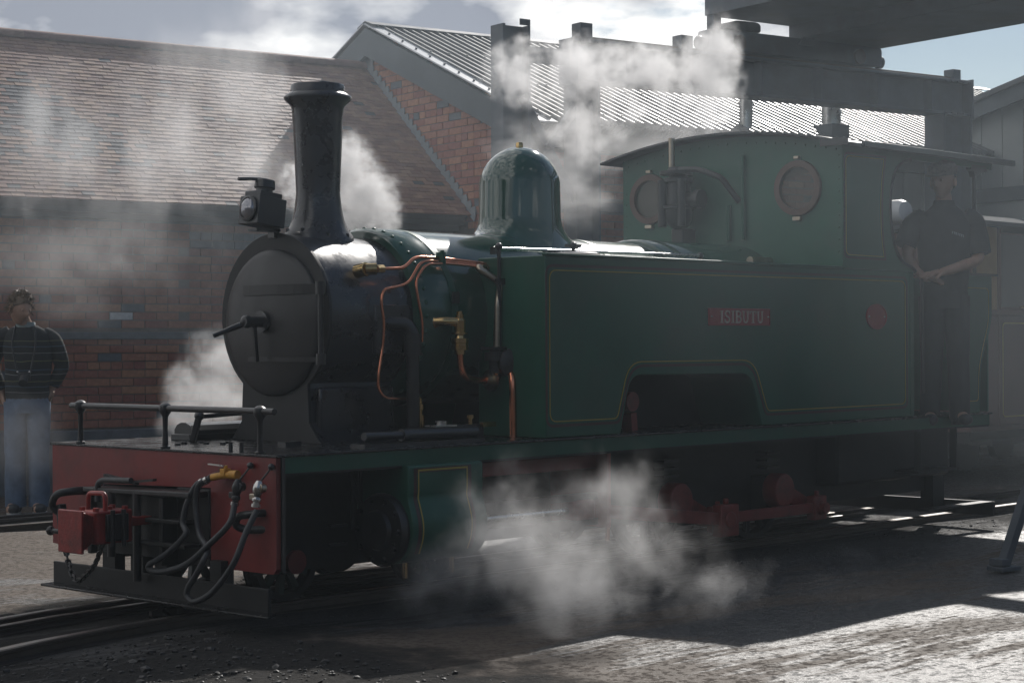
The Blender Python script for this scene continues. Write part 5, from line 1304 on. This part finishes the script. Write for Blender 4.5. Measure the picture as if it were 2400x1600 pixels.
def head_mesh(mb, c, fdir, up, s=1.0):
    """head with brow, nose, mouth, chin and ears; c = centre, fdir = facing"""
    f = fdir.normalized(); u = (up - f * up.dot(f)).normalized(); l = u.cross(f)
    nu, nv = 36, 26; rg = []
    g = lambda x, m, w: math.exp(-((x - m) / w) ** 2)
    for j in range(nv):
        v = -math.pi / 2 + math.pi * j / (nv - 1); ring = []
        for i in range(nu):
            th = 2 * math.pi * i / nu                      # 0 = facing
            x = math.cos(v) * math.cos(th); y = math.cos(v) * math.sin(th); z = math.sin(v)
            px_, py_, pz_ = x * .098, y * .076, z * .118
            low = max(0, -z)
            py_ *= 1 - .30 * low; px_ *= 1 - .10 * low if x > 0 else 1 - .38 * low
            if x > 0:
                px_ += .024 * g(z, -.12, .16) * g(y, 0, .17) + .010 * g(z, .08, .18) * g(y, 0, .14)        # nose
                px_ += .007 * g(z, .26, .10) * g(y, 0, .6)                                                    # brow
                px_ -= .012 * g(z, .10, .10) * (g(y, .38, .16) + g(y, -.38, .16))                            # eye sockets
                px_ += .006 * g(z, -.46, .06) * g(y, 0, .28) + .006 * g(z, -.58, .06) * g(y, 0, .24) - .006 * g(z, -.52, .03) * g(y, 0, .3)
                px_ += .013 * g(z, -.82, .16) * g(y, 0, .35)                                                  # chin
            ring.append(c + (f * px_ + l * py_ + u * pz_) * s)
        rg.append(ring)
    mb.rings(rg)
    for sg in (-1, 1):
        e = c + (l * sg * .077 - f * .008 - u * .008) * s
        rr = []
        for t, r in ((-.006, .020), (.006, .030), (.014, .028), (.016, .014)):
            rr.append([e + l * sg * t * s + (f * math.cos(2 * math.pi * k / 12) * .62 * r + u * math.sin(2 * math.pi * k / 12) * r) * s for k in range(12)])
        mb.rings(rr)
    for sg in (-1, 1):                                  # eyelids
        mb.sphere(c + (f * .083 + l * sg * .030 + u * .014) * s, .0125 * s, 10)
def hand_graph(V, E, Rr, wrist_i, d, up, side, spread=.5, s=1.0, curl=.5):
    """five fingers and a palm grown from the wrist vertex; d = hand direction, up = back of the hand"""
    d = d.normalized(); up = (up - d * up.dot(d)).normalized(); l = d.cross(up) * side
    w = Vector(V[wrist_i])
    palm = w + d * .055 * s; V.append(palm); E.append((wrist_i, len(V) - 1)); Rr.append(.026 * s); pi_ = len(V) - 1
    for k, (off, ln) in enumerate(((-.030, .058), (-.010, .070), (.010, .076), (.030, .068))):
        p0 = palm + d * .032 * s + l * off * s; V.append(p0); E.append((pi_, len(V) - 1)); Rr.append(.0105 * s)
        dd = (d + l * off * 4 * spread).normalized(); p = p0
        for q in range(2):
            dd = (dd - up * curl * (.5 + .4 * q)).normalized(); p = p + dd * ln * .5 * s; V.append(p); E.append((len(V) - 2, len(V) - 1)); Rr.append((.0092 - .0012 * q) * s)
    t0 = w + d * .025 * s - l * .028 * s; V.append(t0); E.append((wrist_i, len(V) - 1)); Rr.append(.013 * s)
    t1 = t0 + (d * .7 - l * .6 - up * .2).normalized() * .034 * s; V.append(t1); E.append((len(V) - 2, len(V) - 1)); Rr.append(.011 * s)
    t2 = t1 + (d - l * .15 - up * .4).normalized() * .028 * s; V.append(t2); E.append((len(V) - 2, len(V) - 1)); Rr.append(.0085 * s)
def person(base, label, r, c, joints, headc, hdir, hup, hs, skin, hands):
    F = Frame(base, r, c)
    P = thing('person', label, 'person', base)
    V, E, Rr = [], [], []
    idx = {}
    def add(k, pos, rad, par=None):
        V.append(F(*pos)); Rr.append(rad); idx[k] = len(V) - 1
        if par is not None: E.append((idx[par], idx[k]))
    for k, pos, rad, par in joints: add(k, pos, rad, par)
    for k, d, up, side, curl in hands:
        hand_graph(V, E, Rr, idx[k], F(*d), F(*up), side, curl=curl)
    me = skin_mesh('body', V, E, Rr, 2, 0)
    hb = MB(); head_mesh(hb, F(*headc), F(*hdir), F(*hup), hs); hm = hb.mesh('h', angle=60)
    bm = bmesh.new(); bm.from_mesh(me); bm.from_mesh(hm); bm.to_mesh(me); bm.free()
    me.materials.clear(); me.materials.append(skin)
    for p in me.polygons: p.material_index = 0
    me.shade_smooth()
    b = bpy.data.objects.new('body', me); COL.objects.link(b); b.parent = P
    return P, F
# ---- driver in the cab doorway
DB = (5.745, -.89, .725)
DR, DF = person(DB, 'driver in dark polo shirt and flat cap leaning in the cab doorway', RGT, -FWD, [
    ('pelvis', (0, 0, .90), (.12, .09), None), ('belly', (0, .0, 1.10), (.12, .09), 'pelvis'), ('chest', (0, 0, 1.28), (.13, .10), 'belly'), ('neck0', (.005, .0, 1.44), .062, 'chest'), ('neck1', (-.005, .02, 1.53), .056, 'neck0'), ('skull', (-.01, .03, 1.60), .05, 'neck1'),
    ('shL', (-.175, 0, 1.375), .055, 'chest'), ('elL', (-.255, .03, 1.12), .044, 'shL'), ('wrL', (-.175, .10, .985), .029, 'elL'),
    ('shR', (.18, 0, 1.385), .055, 'chest'), ('elR', (.225, .05, 1.10), .046, 'shR'), ('wrR', (-.06, .22, 1.015), .029, 'elR'),
    ('hipL', (-.09, 0, .86), .08, 'pelvis'), ('knL', (-.09, .02, .47), .055, 'hipL'), ('anL', (-.10, 0, .08), .042, 'knL'), ('toL', (-.12, .14, .04), .035, 'anL'),
    ('hipR', (.09, 0, .86), .08, 'pelvis'), ('knR', (.09, .02, .47), .055, 'hipR'), ('anR', (.10, 0, .08), .042, 'knR'), ('toR', (.12, .14, .04), .035, 'anR')],
    (-.015, .045, 1.625), (-.62, .78, -.10), (0, 0, 1), .98, SKIN, [('wrL', (.85, .35, -.12), (0, .35, 1), 1, .4), ('wrR', (-1, .25, -.12), (0, .3, 1), 1, .35)])
CLT = bpy.data.textures.new('cloth_folds', 'CLOUDS'); CLT.noise_scale = .085; CLT.noise_depth = 2
def folds(o, st=.013):
    a = o.modifiers.new('sub', 'SUBSURF'); a.subdivision_type = 'SIMPLE'; a.levels = 1; a.render_levels = 1
    d = o.modifiers.new('folds', 'DISPLACE'); d.texture = CLT; d.strength = st; d.mid_level = .5; d.texture_coords = 'LOCAL'
def dp(n, mb, m, p=None, **k):
    o = part(n, mb, m, p or DR, **k)
    if n in ('polo_shirt', 'trousers'): folds(o)
    return o
mb = MB()
loft(mb, DF, [(0, 0, .88, .150, .115), (0, 0, .95, .165, .125), (0, .01, 1.05, .168, .130), (0, .01, 1.15, .175, .128), (0, 0, 1.27, .192, .125), (0, 0, 1.355, .195, .110), (0, 0, 1.405, .165, .095), (0, .0, 1.445, .10, .080), (0, .005, 1.475, .066, .068)], 24)
limb(mb, [DF(-.13, 0, 1.385), DF(-.205, 0, 1.345), DF(-.265, .03, 1.20)], [.072, .074, .072, .072], wr=.02)
limb(mb, [DF(.13, 0, 1.39), DF(.205, 0, 1.355), DF(.232, .04, 1.14)], [.072, .074, .073, .073], wr=.02)
SH = dp('polo_shirt', mb, NAVY, angle=60)
mb = MB(); mb.rings([ellring(DF, DF(0, .0, 1.455), .078, .076, DF.r, DF.c), ellring(DF, DF(0, .01, 1.50), .068, .070, DF.r, DF.c), ellring(DF, DF(0, .01, 1.495), .060, .062, DF.r, DF.c)], cap0=False, cap1=False)
dp('collar', mb, NAVY, SH, angle=60)
# pale embroidered badge on the chest: a few small stitched strokes, slanted
mb = MB(); ctr = DF(.065, .126, 1.27)
for k in range(7):
    a = ctr + DF(-.036 + k * .012, 0, .012 - k * .004); mb.bar(a + DF(0, 0, -.009), a + DF(.002 * (k % 2), 0, .008), .005, .004)
    if k % 3: mb.bar(a + DF(-.004, .0, .006), a + DF(.006, .0, .004), .004, .004)
dp('chest_badge', mb, mat('badge_thread', (.30, .32, .34), .8), SH, angle=0)
mb = MB()
loft(mb, DF, [(0, 0, .78, .155, .115), (0, 0, .88, .160, .118), (0, 0, .97, .150, .112)], 20)
for sg in (-1, 1): limb(mb, [DF(sg * .075, 0, .86), DF(sg * .088, .02, .47), DF(sg * .10, 0, .045)], [.098, .085, .072, .068, .066], wr=.015)
dp('trousers', mb, TROU, angle=60)
for sg in (-1, 1):
    mb = MB(); f = DF(sg * .15, 1, 0).normalized()
    mb.rings([ellring(DF, DF(sg * .10, -.05, .005), .045, .04, DF.r, DF.c, 14), ellring(DF, DF(sg * .10, -.04, .06), .045, .05, DF.r, DF.c, 14), ellring(DF, DF(sg * .10, .0, .10), .045, .05, DF.r, DF.c, 14)])
    mb.sphere(DF(sg * .115, .10, .045), .05, 12, (1, 1, .8)); dp('boot', mb, SHOE, angle=60)
mb = MB(); hc = DF(-.015, .045, 1.645); fd = DF(-.62, .78, 0).normalized(); ld = UP.cross(fd)
rg = []
for t, rx, ry, dx in ((.0, .104, .088, 0), (.028, .114, .097, .004), (.055, .112, .095, .010), (.078, .090, .080, .012), (.090, .055, .050, .008), (.094, .01, .01, .004)):
    rg.append([hc + UP * (t + .020) + fd * (dx + rx * math.cos(a)) + ld * (ry * math.sin(a)) + UP * (-.012 * math.cos(a)) for a in [2 * math.pi * k / 24 for k in range(24)]])
mb.rings(rg)
CP = dp('flat_cap', mb, CAPM, angle=60)
mb = MB(); pk = [hc + UP * .020 + fd * (.085 + .058 * math.cos(a)) + ld * (.075 * math.sin(a)) + UP * (-.020 * math.cos(a)) for a in [-math.pi / 2 + math.pi * k / 12 for k in range(13)]]
mb.rings([pk, [v + UP * .012 for v in pk]], cap0=True, cap1=True); dp('cap_peak', mb, CAPM, CP)
mb = MB()
for a, b in ((.2, .65), (.15, .55), (.1, .7)): pass
rg = [[hc + UP * t - fd * .012 + fd * (rx * math.cos(a)) + ld * (ry * math.sin(a)) for a in [math.pi * .56 + math.pi * .88 * k / 12 for k in range(13)]] for t, rx, ry in ((-.06, .094, .074), (-.03, .101, .080), (.02, .101, .081))]
mb.rings(rg, closed=False, cap0=False, cap1=False); dp('hair', mb, HAIR, angle=60)
# ---- spectator by the workshop wall
SB = (2.616, 5.242, -.01)
sr_ = (RGT * .99 + FWD * .12); sc_ = (-FWD * .99 + RGT * .12)
SP, SF = person(SB, 'bystander in striped jumper and blue jeans looking down, camera round the neck', sr_, sc_, [
    ('pelvis', (0, 0, .90), (.12, .09), None), ('belly', (.005, .0, 1.10), (.115, .09), 'pelvis'), ('chest', (.01, .02, 1.29), (.13, .10), 'belly'), ('neck0', (0, .05, 1.435), .058, 'chest'), ('neck1', (-.015, .095, 1.50), .052, 'neck0'), ('skull', (-.03, .125, 1.56), .05, 'neck1'),
    ('shL', (-.17, 0, 1.38), .05, 'chest'), ('elL', (-.265, -.04, 1.14), .042, 'shL'), ('wrL', (-.19, -.05, .93), .028, 'elL'),
    ('shR', (.18, 0, 1.37), .05, 'chest'), ('elR', (.255, -.06, 1.13), .042, 'shR'), ('wrR', (.175, -.06, .965), .028, 'elR'),
    ('hipL', (-.085, 0, .86), .08, 'pelvis'), ('knL', (-.095, .03, .48), .055, 'hipL'), ('anL', (-.10, 0, .08), .042, 'knL'), ('toL', (-.12, .15, .04), .035, 'anL'),
    ('hipR', (.085, 0, .86), .08, 'pelvis'), ('knR', (.08, .03, .48), .055, 'hipR'), ('anR', (.075, 0, .08), .042, 'knR'), ('toR', (.09, .15, .04), .035, 'anR')],
    (-.035, .135, 1.575), (.60, .72, -.30), (.26, .20, 1), 1.0, SKIN2, [('wrL', (.15, -.1, -1), (-1, 0, 0), 1, .4), ('wrR', (-.1, -.2, -1), (1, 0, 0), -1, .4)])
def sp_(n, mb, m, p=None, **k):
    o = part(n, mb, m, p or SP, **k)
    if n in ('jumper', 'jeans'): folds(o, .014)
    return o
mb = MB()
loft(mb, SF, [(0, 0, .865, .150, .112), (0, 0, .92, .168, .125), (.0, .0, .98, .165, .125), (.005, .0, 1.08, .172, .125), (.01, .01, 1.20, .182, .124), (.01, .02, 1.30, .192, .122), (.008, .02, 1.37, .185, .108), (.005, .03, 1.415, .140, .088), (0, .045, 1.445, .085, .072)], 24)
limb(mb, [SF(-.12, 0, 1.385), SF(-.20, 0, 1.345), SF(-.275, -.04, 1.14), SF(-.20, -.05, .955)], [.070, .070, .060, .054, .050, .046], wr=.03)
limb(mb, [SF(.12, 0, 1.375), SF(.20, 0, 1.335), SF(.265, -.06, 1.13), SF(.185, -.06, .985)], [.070, .070, .060, .056, .052, .046], wr=.03)
JP = sp_('jumper', mb, JUMP, angle=60)
mb = MB(); mb.rings([ellring(SF, SF(0, .05, 1.435), .080, .072, SF.r, SF.c), ellring(SF, SF(-.005, .06, 1.475), .070, .066, SF.r, SF.c), ellring(SF, SF(-.005, .06, 1.470), .060, .058, SF.r, SF.c)], cap0=False, cap1=False)
sp_('shirt_collar', mb, mat('collar_cloth', (.30, .36, .36), .85), JP, angle=60)
mb = MB()
loft(mb, SF, [(0, 0, .78, .160, .115), (0, 0, .86, .165, .120), (0, 0, .935, .150, .115)], 20)
for sg in (-1, 1): limb(mb, [SF(sg * .078, 0, .86), SF(sg * .088, .03, .48), SF(sg * .088, .01, .065)], [.100, .088, .078, .074, .078], wr=.02)
sp_('jeans', mb, JEAN, angle=60)
for sg in (-1, 1):
    mb = MB(); mb.sphere(SF(sg * .10, .10, .05), .055, 14, (1.0, 1.0, .75)).sphere(SF(sg * .095, -.01, .055), .052, 14, (1, 1, 1))
    s_ = sp_('shoe', mb, SHOE, angle=60)
    mb = MB(); loft(mb, SF, [(sg * .098, .045, .0, .052, .115), (sg * .098, .045, .022, .054, .118)], 18); sp_('sole', mb, SOLE, s_)
# wavy hair: cap shell plus short tufts
hc = SF(-.035, .135, 1.575); fd = SF(.60, .72, -.30).normalized(); ud = SF(.26, .20, 1); ud = (ud - fd * ud.dot(fd)).normalized(); ld = ud.cross(fd)
mb = MB(); rg = []
for j in range(9):
    v = math.pi / 2 * j / 8 * 1.0 - .12; ring = []
    for k in range(26):
        a = 2 * math.pi * k / 26; front = math.cos(a)
        vv = max(v, .55 * max(0, front)) ; r = 1 + .05 * math.sin(7 * a + 3 * j) + .04 * math.sin(11 * a)
        ring.append(hc + (fd * (.104 * math.cos(vv) * math.cos(a) - .004) + ld * .086 * math.cos(vv) * math.sin(a) + ud * (.124 * math.sin(vv) + .004)) * r)
    rg.append(ring)
mb.rings(rg, cap0=False)
HRR = sp_('hair', mb, HAIR, angle=60)
rnd = random.Random(9); mb = MB()
for _ in range(420):
    a = rnd.uniform(0, 6.28); v = rnd.uniform(-.25, 1.4)
    if math.cos(a) > .35 and v < .75: continue
    n_ = (fd * math.cos(v) * math.cos(a) + ld * math.cos(v) * math.sin(a) + ud * math.sin(v))
    p = hc + fd * (.104 * math.cos(v) * math.cos(a)) + ld * .086 * math.cos(v) * math.sin(a) + ud * .126 * math.sin(v)
    t = (n_.cross(Vector((rnd.uniform(-1, 1), rnd.uniform(-1, 1), rnd.uniform(-1, 1))))).normalized()
    mb.tube([p, p + n_ * .018 + t * .012, p + n_ * .024 + t * .034], lambda q: .0052 * (1 - .8 * q), 4, 0)
sp_('hair_tufts', mb, HAIR, HRR, kind='stuff')
# compact camera hanging on its strap
CM = thing('camera', 'small black camera hanging on the striped-jumper bystander\'s chest', 'camera', tuple(Vector(SB) + SF(-.01, .16, 1.04)))
o = Vector(SF(-.01, .16, 1.04))
def cm(n, mb, m, **k): mb.v = [v - o for v in mb.v]; return part(n, mb, m, CM, **k)
mb = MB(); mb.bar(SF(-.045, .165, 1.06), SF(.045, .165, 1.06), .05, .06); cm('camera_body', mb, CAMB, bevel=.006)
cm('lens_barrel', MB().cyl(SF(0, .185, 1.055), SF(0, .245, 1.01), .030, .034, 18), CAMB)
cm('strap_ring', MB().sphere(SF(-.048, .175, 1.095), .010, 8), STEEL); cm('strap_ring', MB().sphere(SF(.042, .175, 1.095), .010, 8), STEEL)
cm('strap', MB().tube([SF(-.05, .17, 1.09), SF(-.095, .155, 1.30), SF(-.075, .09, 1.45), SF(-.06, .0, 1.47)], .007, 6, .05).tube([SF(.045, .17, 1.09), SF(.085, .155, 1.30), SF(.07, .09, 1.45), SF(.06, .0, 1.47)], .007, 6, .05), CAMB)

# ------------------------------------------------------------------ haze and steam
hz = MB().box(-72, 72, -72, 72, -1.3, 7.2)
hm = bpy.data.materials.new('haze'); hm.use_nodes = True; t = hm.node_tree; t.nodes.clear()
v = t.nodes.new('ShaderNodeVolumePrincipled'); v.inputs['Color'].default_value = (.78, .90, 1.0, 1); v.inputs['Density'].default_value = 0.0022; v.inputs['Anisotropy'].default_value = 0.78
out = t.nodes.new('ShaderNodeOutputMaterial'); t.links.new(v.outputs[0], out.inputs['Volume'])
o = part('haze', hz, hm, None, angle=0); o['kind'] = 'stuff'; o.display_type = 'WIRE'
hm.cycles.homogeneous_volume = True
def P_(px, py, D):
    """a point in the yard given on a 2352-wide photograph and its depth in metres"""
    u = (px - 1176) / 4364; w_ = -(py - 784) / 4364; a = -roll
    u, w_ = u * math.cos(a) - w_ * math.sin(a), u * math.sin(a) + w_ * math.cos(a)
    return Vector((-5.48209, -7.46489, 1.30)) + (FWD + RGT * u + UP * w_) * D
def steam(name, label, blobs, dens, nscale, edge=.35, amp=1.1, aniso=.5, col=(.97, .97, .98), step=.35, warp=.25, detail=5, seed=0.0, tilt=(0, 0, 0), rough=.6, stretch=(1, 1, 1)):
    """blobs: (centre, (ra, rb, rz), weight); radii across the view, along it, and vertical"""
    cs = [b[0] for b in blobs]; ctr = sum(cs, Vector()) / len(cs)
    lo = Vector((1e9,) * 3); hi = Vector((-1e9,) * 3)
    for c, r, w_ in blobs:
        for sx in (-1, 1):
            for sy in (-1, 1):
                q = c + RGT * r[0] * sx + FWD * r[1] * sy - ctr
                for k in range(2): lo[k] = min(lo[k], q[k]); hi[k] = max(hi[k], q[k])
        lo.z = min(lo.z, c.z - r[2] - ctr.z); hi.z = max(hi.z, c.z + r[2] - ctr.z)
    if ctr.z + lo.z < .03: lo.z = .03 - ctr.z
    # box turned to lie along the view so that it wraps the blobs tightly
    Lr = [max(abs((c - ctr).dot(RGT)) + r[0] for c, r, w_ in blobs), max(abs((c - ctr).dot(FWD)) + r[1] for c, r, w_ in blobs)]
    mb = MB(); a, b = RGT * Lr[0], FWD * Lr[1]
    mb.add([-a - b + UP * lo.z, a - b + UP * lo.z, a + b + UP * lo.z, -a + b + UP * lo.z, -a - b + UP * hi.z, a - b + UP * hi.z, a + b + UP * hi.z, -a + b + UP * hi.z],
           [(0, 3, 2, 1), (4, 5, 6, 7), (0, 1, 5, 4), (1, 2, 6, 5), (2, 3, 7, 6), (3, 0, 4, 7)])
    m = bpy.data.materials.new(name); m.use_nodes = True; t = m.node_tree; t.nodes.clear(); N = t.nodes.new; Lk = t.links.new
    co = N('ShaderNodeTexCoord')
    rot = N('ShaderNodeVectorRotate'); rot.rotation_type = 'Z_AXIS'; rot.inputs['Angle'].default_value = -math.atan2(RGT.y, RGT.x); Lk(co.outputs['Object'], rot.inputs['Vector'])
    mpn = N('ShaderNodeMapping'); mpn.inputs['Scale'].default_value = stretch; mpn.inputs['Location'].default_value = (seed * 1.7, seed * 2.3, seed); mpn.inputs['Rotation'].default_value = tilt; Lk(rot.outputs[0], mpn.inputs[0])
    lo_ = N('ShaderNodeTexNoise'); lo_.inputs['Scale'].default_value = nscale; lo_.inputs['Detail'].default_value = 1; Lk(mpn.outputs[0], lo_.inputs['Vector'])
    nz = N('ShaderNodeTexNoise'); nz.inputs['Scale'].default_value = nscale * 2.6; nz.inputs['Detail'].default_value = detail; nz.inputs['Roughness'].default_value = rough; nz.inputs['Distortion'].default_value = warp
    Lk(mpn.outputs[0], nz.inputs['Vector'])
    acc_ = None
    for c, r, w_ in blobs:
        q = c - ctr; loc = Vector((q.dot(RGT), q.dot(FWD), q.z))
        s = N('ShaderNodeVectorMath'); s.operation = 'SUBTRACT'; Lk(rot.outputs[0], s.inputs[0]); s.inputs[1].default_value = loc
        ml = N('ShaderNodeVectorMath'); ml.operation = 'MULTIPLY'; Lk(s.outputs[0], ml.inputs[0]); ml.inputs[1].default_value = (1 / r[0], 1 / r[1], 1 / r[2])
        ln = N('ShaderNodeVectorMath'); ln.operation = 'LENGTH'; Lk(ml.outputs[0], ln.inputs[0])
        f = N('ShaderNodeMath'); f.operation = 'MULTIPLY_ADD'; Lk(ln.outputs['Value'], f.inputs[0]); f.inputs[1].default_value = -w_; f.inputs[2].default_value = w_
        # fade to nothing at the blob's own radius so the box never shows
        if acc_ is None: acc_ = f.outputs[0]
        else:
            mm = N('ShaderNodeMath'); mm.operation = 'SMOOTH_MAX'; mm.inputs[2].default_value = .15; Lk(acc_, mm.inputs[0]); Lk(f.outputs[0], mm.inputs[1]); acc_ = mm.outputs[0]
    na = N('ShaderNodeMath'); na.operation = 'MULTIPLY_ADD'; Lk(nz.outputs[0], na.inputs[0]); na.inputs[1].default_value = amp; na.inputs[2].default_value = -amp * .56
    nb_ = N('ShaderNodeMath'); nb_.operation = 'MULTIPLY_ADD'; Lk(lo_.outputs[0], nb_.inputs[0]); nb_.inputs[1].default_value = amp * .6; nb_.inputs[2].default_value = -amp * .31
    nc_ = N('ShaderNodeMath'); nc_.operation = 'ADD'; Lk(na.outputs[0], nc_.inputs[0]); Lk(nb_.outputs[0], nc_.inputs[1])
    sm = N('ShaderNodeMath'); sm.operation = 'ADD'; Lk(acc_, sm.inputs[0]); Lk(nc_.outputs[0], sm.inputs[1])
    mr = N('ShaderNodeMapRange'); mr.interpolation_type = 'SMOOTHSTEP'; mr.inputs[1].default_value = .02; mr.inputs[2].default_value = .02 + edge; mr.inputs[4].default_value = dens; Lk(sm.outputs[0], mr.inputs[0])
    # guard: zero outside the blobs
    gd = N('ShaderNodeMapRange'); gd.inputs[1].default_value = 0.0; gd.inputs[2].default_value = .18; Lk(acc_, gd.inputs[0])
    fin = N('ShaderNodeMath'); fin.operation = 'MULTIPLY'; Lk(mr.outputs[0], fin.inputs[0]); Lk(gd.outputs[0], fin.inputs[1])
    v = N('ShaderNodeVolumePrincipled'); v.inputs['Color'].default_value = (*col, 1); v.inputs['Anisotropy'].default_value = aniso; Lk(fin.outputs[0], v.inputs['Density'])
    ou = N('ShaderNodeOutputMaterial'); Lk(v.outputs[0], ou.inputs['Volume'])
    m.cycles.volume_step_rate = step
    o = part(name, mb, m, None, angle=0); o.location = ctr; o['kind'] = 'stuff'; o['label'] = label; o['category'] = 'steam'; o['group'] = 'steam around the locomotive'
    o.display_type = 'WIRE'
    return o
k_ = 1 / 4364
def Bl(px, py, D, rw, rh, rd=None, w=1.0):
    return (P_(px, py, D), (rw * D * k_, rd if rd else min(rw, rh) * D * k_ * 1.1, rh * D * k_), w)
# bright plume before the crane beam
steam('steam_plume', 'thick bright steam plume drifting across the crane beam', [Bl(1200, 170, 14.2, 110, 100), Bl(1330, 165, 14.2, 150, 120), Bl(1480, 175, 14.2, 170, 130), Bl(1610, 190, 14.2, 120, 140), Bl(1640, 110, 14.2, 85, 100), Bl(1340, 280, 14.2, 120, 130, w=.8)], 5.0, 3.2, edge=.9, amp=2.1, seed=1.3, detail=5, rough=.62, step=.3)
steam('steam_wisp', 'thin steam drifting between the dome and the cab front', [Bl(1300, 400, 14.0, 190, 170), Bl(1460, 345, 14.0, 210, 110), Bl(1590, 290, 14.0, 170, 110), Bl(1220, 320, 14.0, 130, 130)], 1.5, 2.4, edge=1.1, amp=2.0, seed=4.7, step=.5, tilt=(0, .5, 0), stretch=(.7, 1, 1.3))
steam('steam_puff', 'dense white steam puff behind the chimney foot', [Bl(825, 460, 11.6, 110, 105), Bl(880, 490, 11.6, 62, 68), Bl(800, 385, 11.6, 80, 100), Bl(710, 430, 11.6, 90, 100, w=.8)], 9.0, 6.0, edge=.7, amp=1.5, seed=2.2, detail=5, step=.3)
steam('drifting_smoke', 'pale smoke drifting up across the tiled roof', [Bl(590, 380, 13.2, 150, 150), Bl(580, 220, 13.2, 170, 170), Bl(470, 120, 13.4, 230, 150), Bl(640, 50, 13.4, 170, 130), Bl(350, 330, 13.4, 280, 240, w=.9), Bl(140, 330, 13.4, 240, 230, w=.7)], 1.35, 1.5, edge=1.3, amp=1.9, seed=7.7, tilt=(0, .35, 0), stretch=(1.2, 1, .5), detail=5, step=.6)
steam('drifting_smoke', 'faint smoke hanging before the brick wall behind the bystander', [Bl(130, 600, 15.25, 300, 210, .42), Bl(330, 560, 15.6, 260, 180, .45)], .75, 1.4, edge=1.3, amp=1.5, seed=9.1, detail=4, step=.8)
steam('steam_wisp', 'thin steam drifting past the bystander legs', [Bl(50, 1000, 13.6, 140, 170, .4)], .45, 1.6, edge=1.3, amp=1.3, seed=2.9, detail=4, step=.8)
steam('steam_puff', 'soft steam rising behind the front handrail beside the smokebox', [Bl(490, 900, 10.9, 130, 130), Bl(510, 830, 10.9, 110, 110), Bl(440, 960, 10.9, 100, 80)], 4.5, 4.0, edge=.9, amp=1.7, seed=5.5, detail=5, step=.4)
steam('steam_cloud', 'low grey steam cloud blowing from the cylinder cocks', [Bl(1195, 1250, 8.35, 260, 210), Bl(1315, 1340, 8.25, 250, 190), Bl(1050, 1310, 8.25, 260, 150, w=.9), Bl(1620, 1330, 8.4, 230, 120, w=.75), Bl(1465, 1250, 8.5, 240, 180, w=.85), Bl(1375, 1130, 8.8, 180, 150, w=.75), Bl(1155, 1130, 8.7, 130, 130, w=.7), Bl(1265, 1420, 8.15, 180, 110, w=.9)], 4.8, 2.7, edge=1.8, amp=2.0, seed=13.9, detail=6, step=.35)
steam('steam_wisp', 'faint steam wisps trailing over the shaded yard at the right', [Bl(1900, 1340, 9.3, 240, 110, w=.8), Bl(2030, 1390, 9.2, 150, 90, w=.8)], .7, 2.8, edge=1.0, amp=1.8, seed=6.2, step=.8)
# thin even veils before the cab: closed ellipsoids of even density
def veil(label, c, r, dens):
    mb = MB().sphere((0, 0, 0), 1, 48); fr = Matrix((RGT, FWD, UP)).transposed()
    mb.v = [fr @ Vector((v.x * r[0], v.y * r[1], v.z * r[2])) for v in mb.v]
    m = bpy.data.materials.new('haze_veil'); m.use_nodes = True; t = m.node_tree; t.nodes.clear()
    v = t.nodes.new('ShaderNodeVolumePrincipled'); v.inputs['Color'].default_value = (.80, .91, 1.0, 1); v.inputs['Density'].default_value = dens; v.inputs['Anisotropy'].default_value = .6
    ou = t.nodes.new('ShaderNodeOutputMaterial'); t.links.new(v.outputs[0], ou.inputs['Volume']); m.cycles.homogeneous_volume = True
    o = part('haze_veil', mb, m, None, angle=60); o.location = c; o['kind'] = 'stuff'; o['label'] = label; o['category'] = 'steam'; o['group'] = 'steam around the locomotive'; o.display_type = 'WIRE'
veil('thin even veil in front of the cab, standing for sun glare and steam', P_(2050, 640, 10.4), (2.2, 1.0, 1.25), .019)  # even volume put in for veiling sun glare as well as thin steam
veil('thin smoke hanging between the locomotive and the brick workshop', P_(420, 330, 14.6), (3.0, 1.0, 1.6), .03)
veil('thin steam drifting behind the bunker at the right edge', P_(2330, 760, 14.6), (1.3, .8, 1.5), .02)
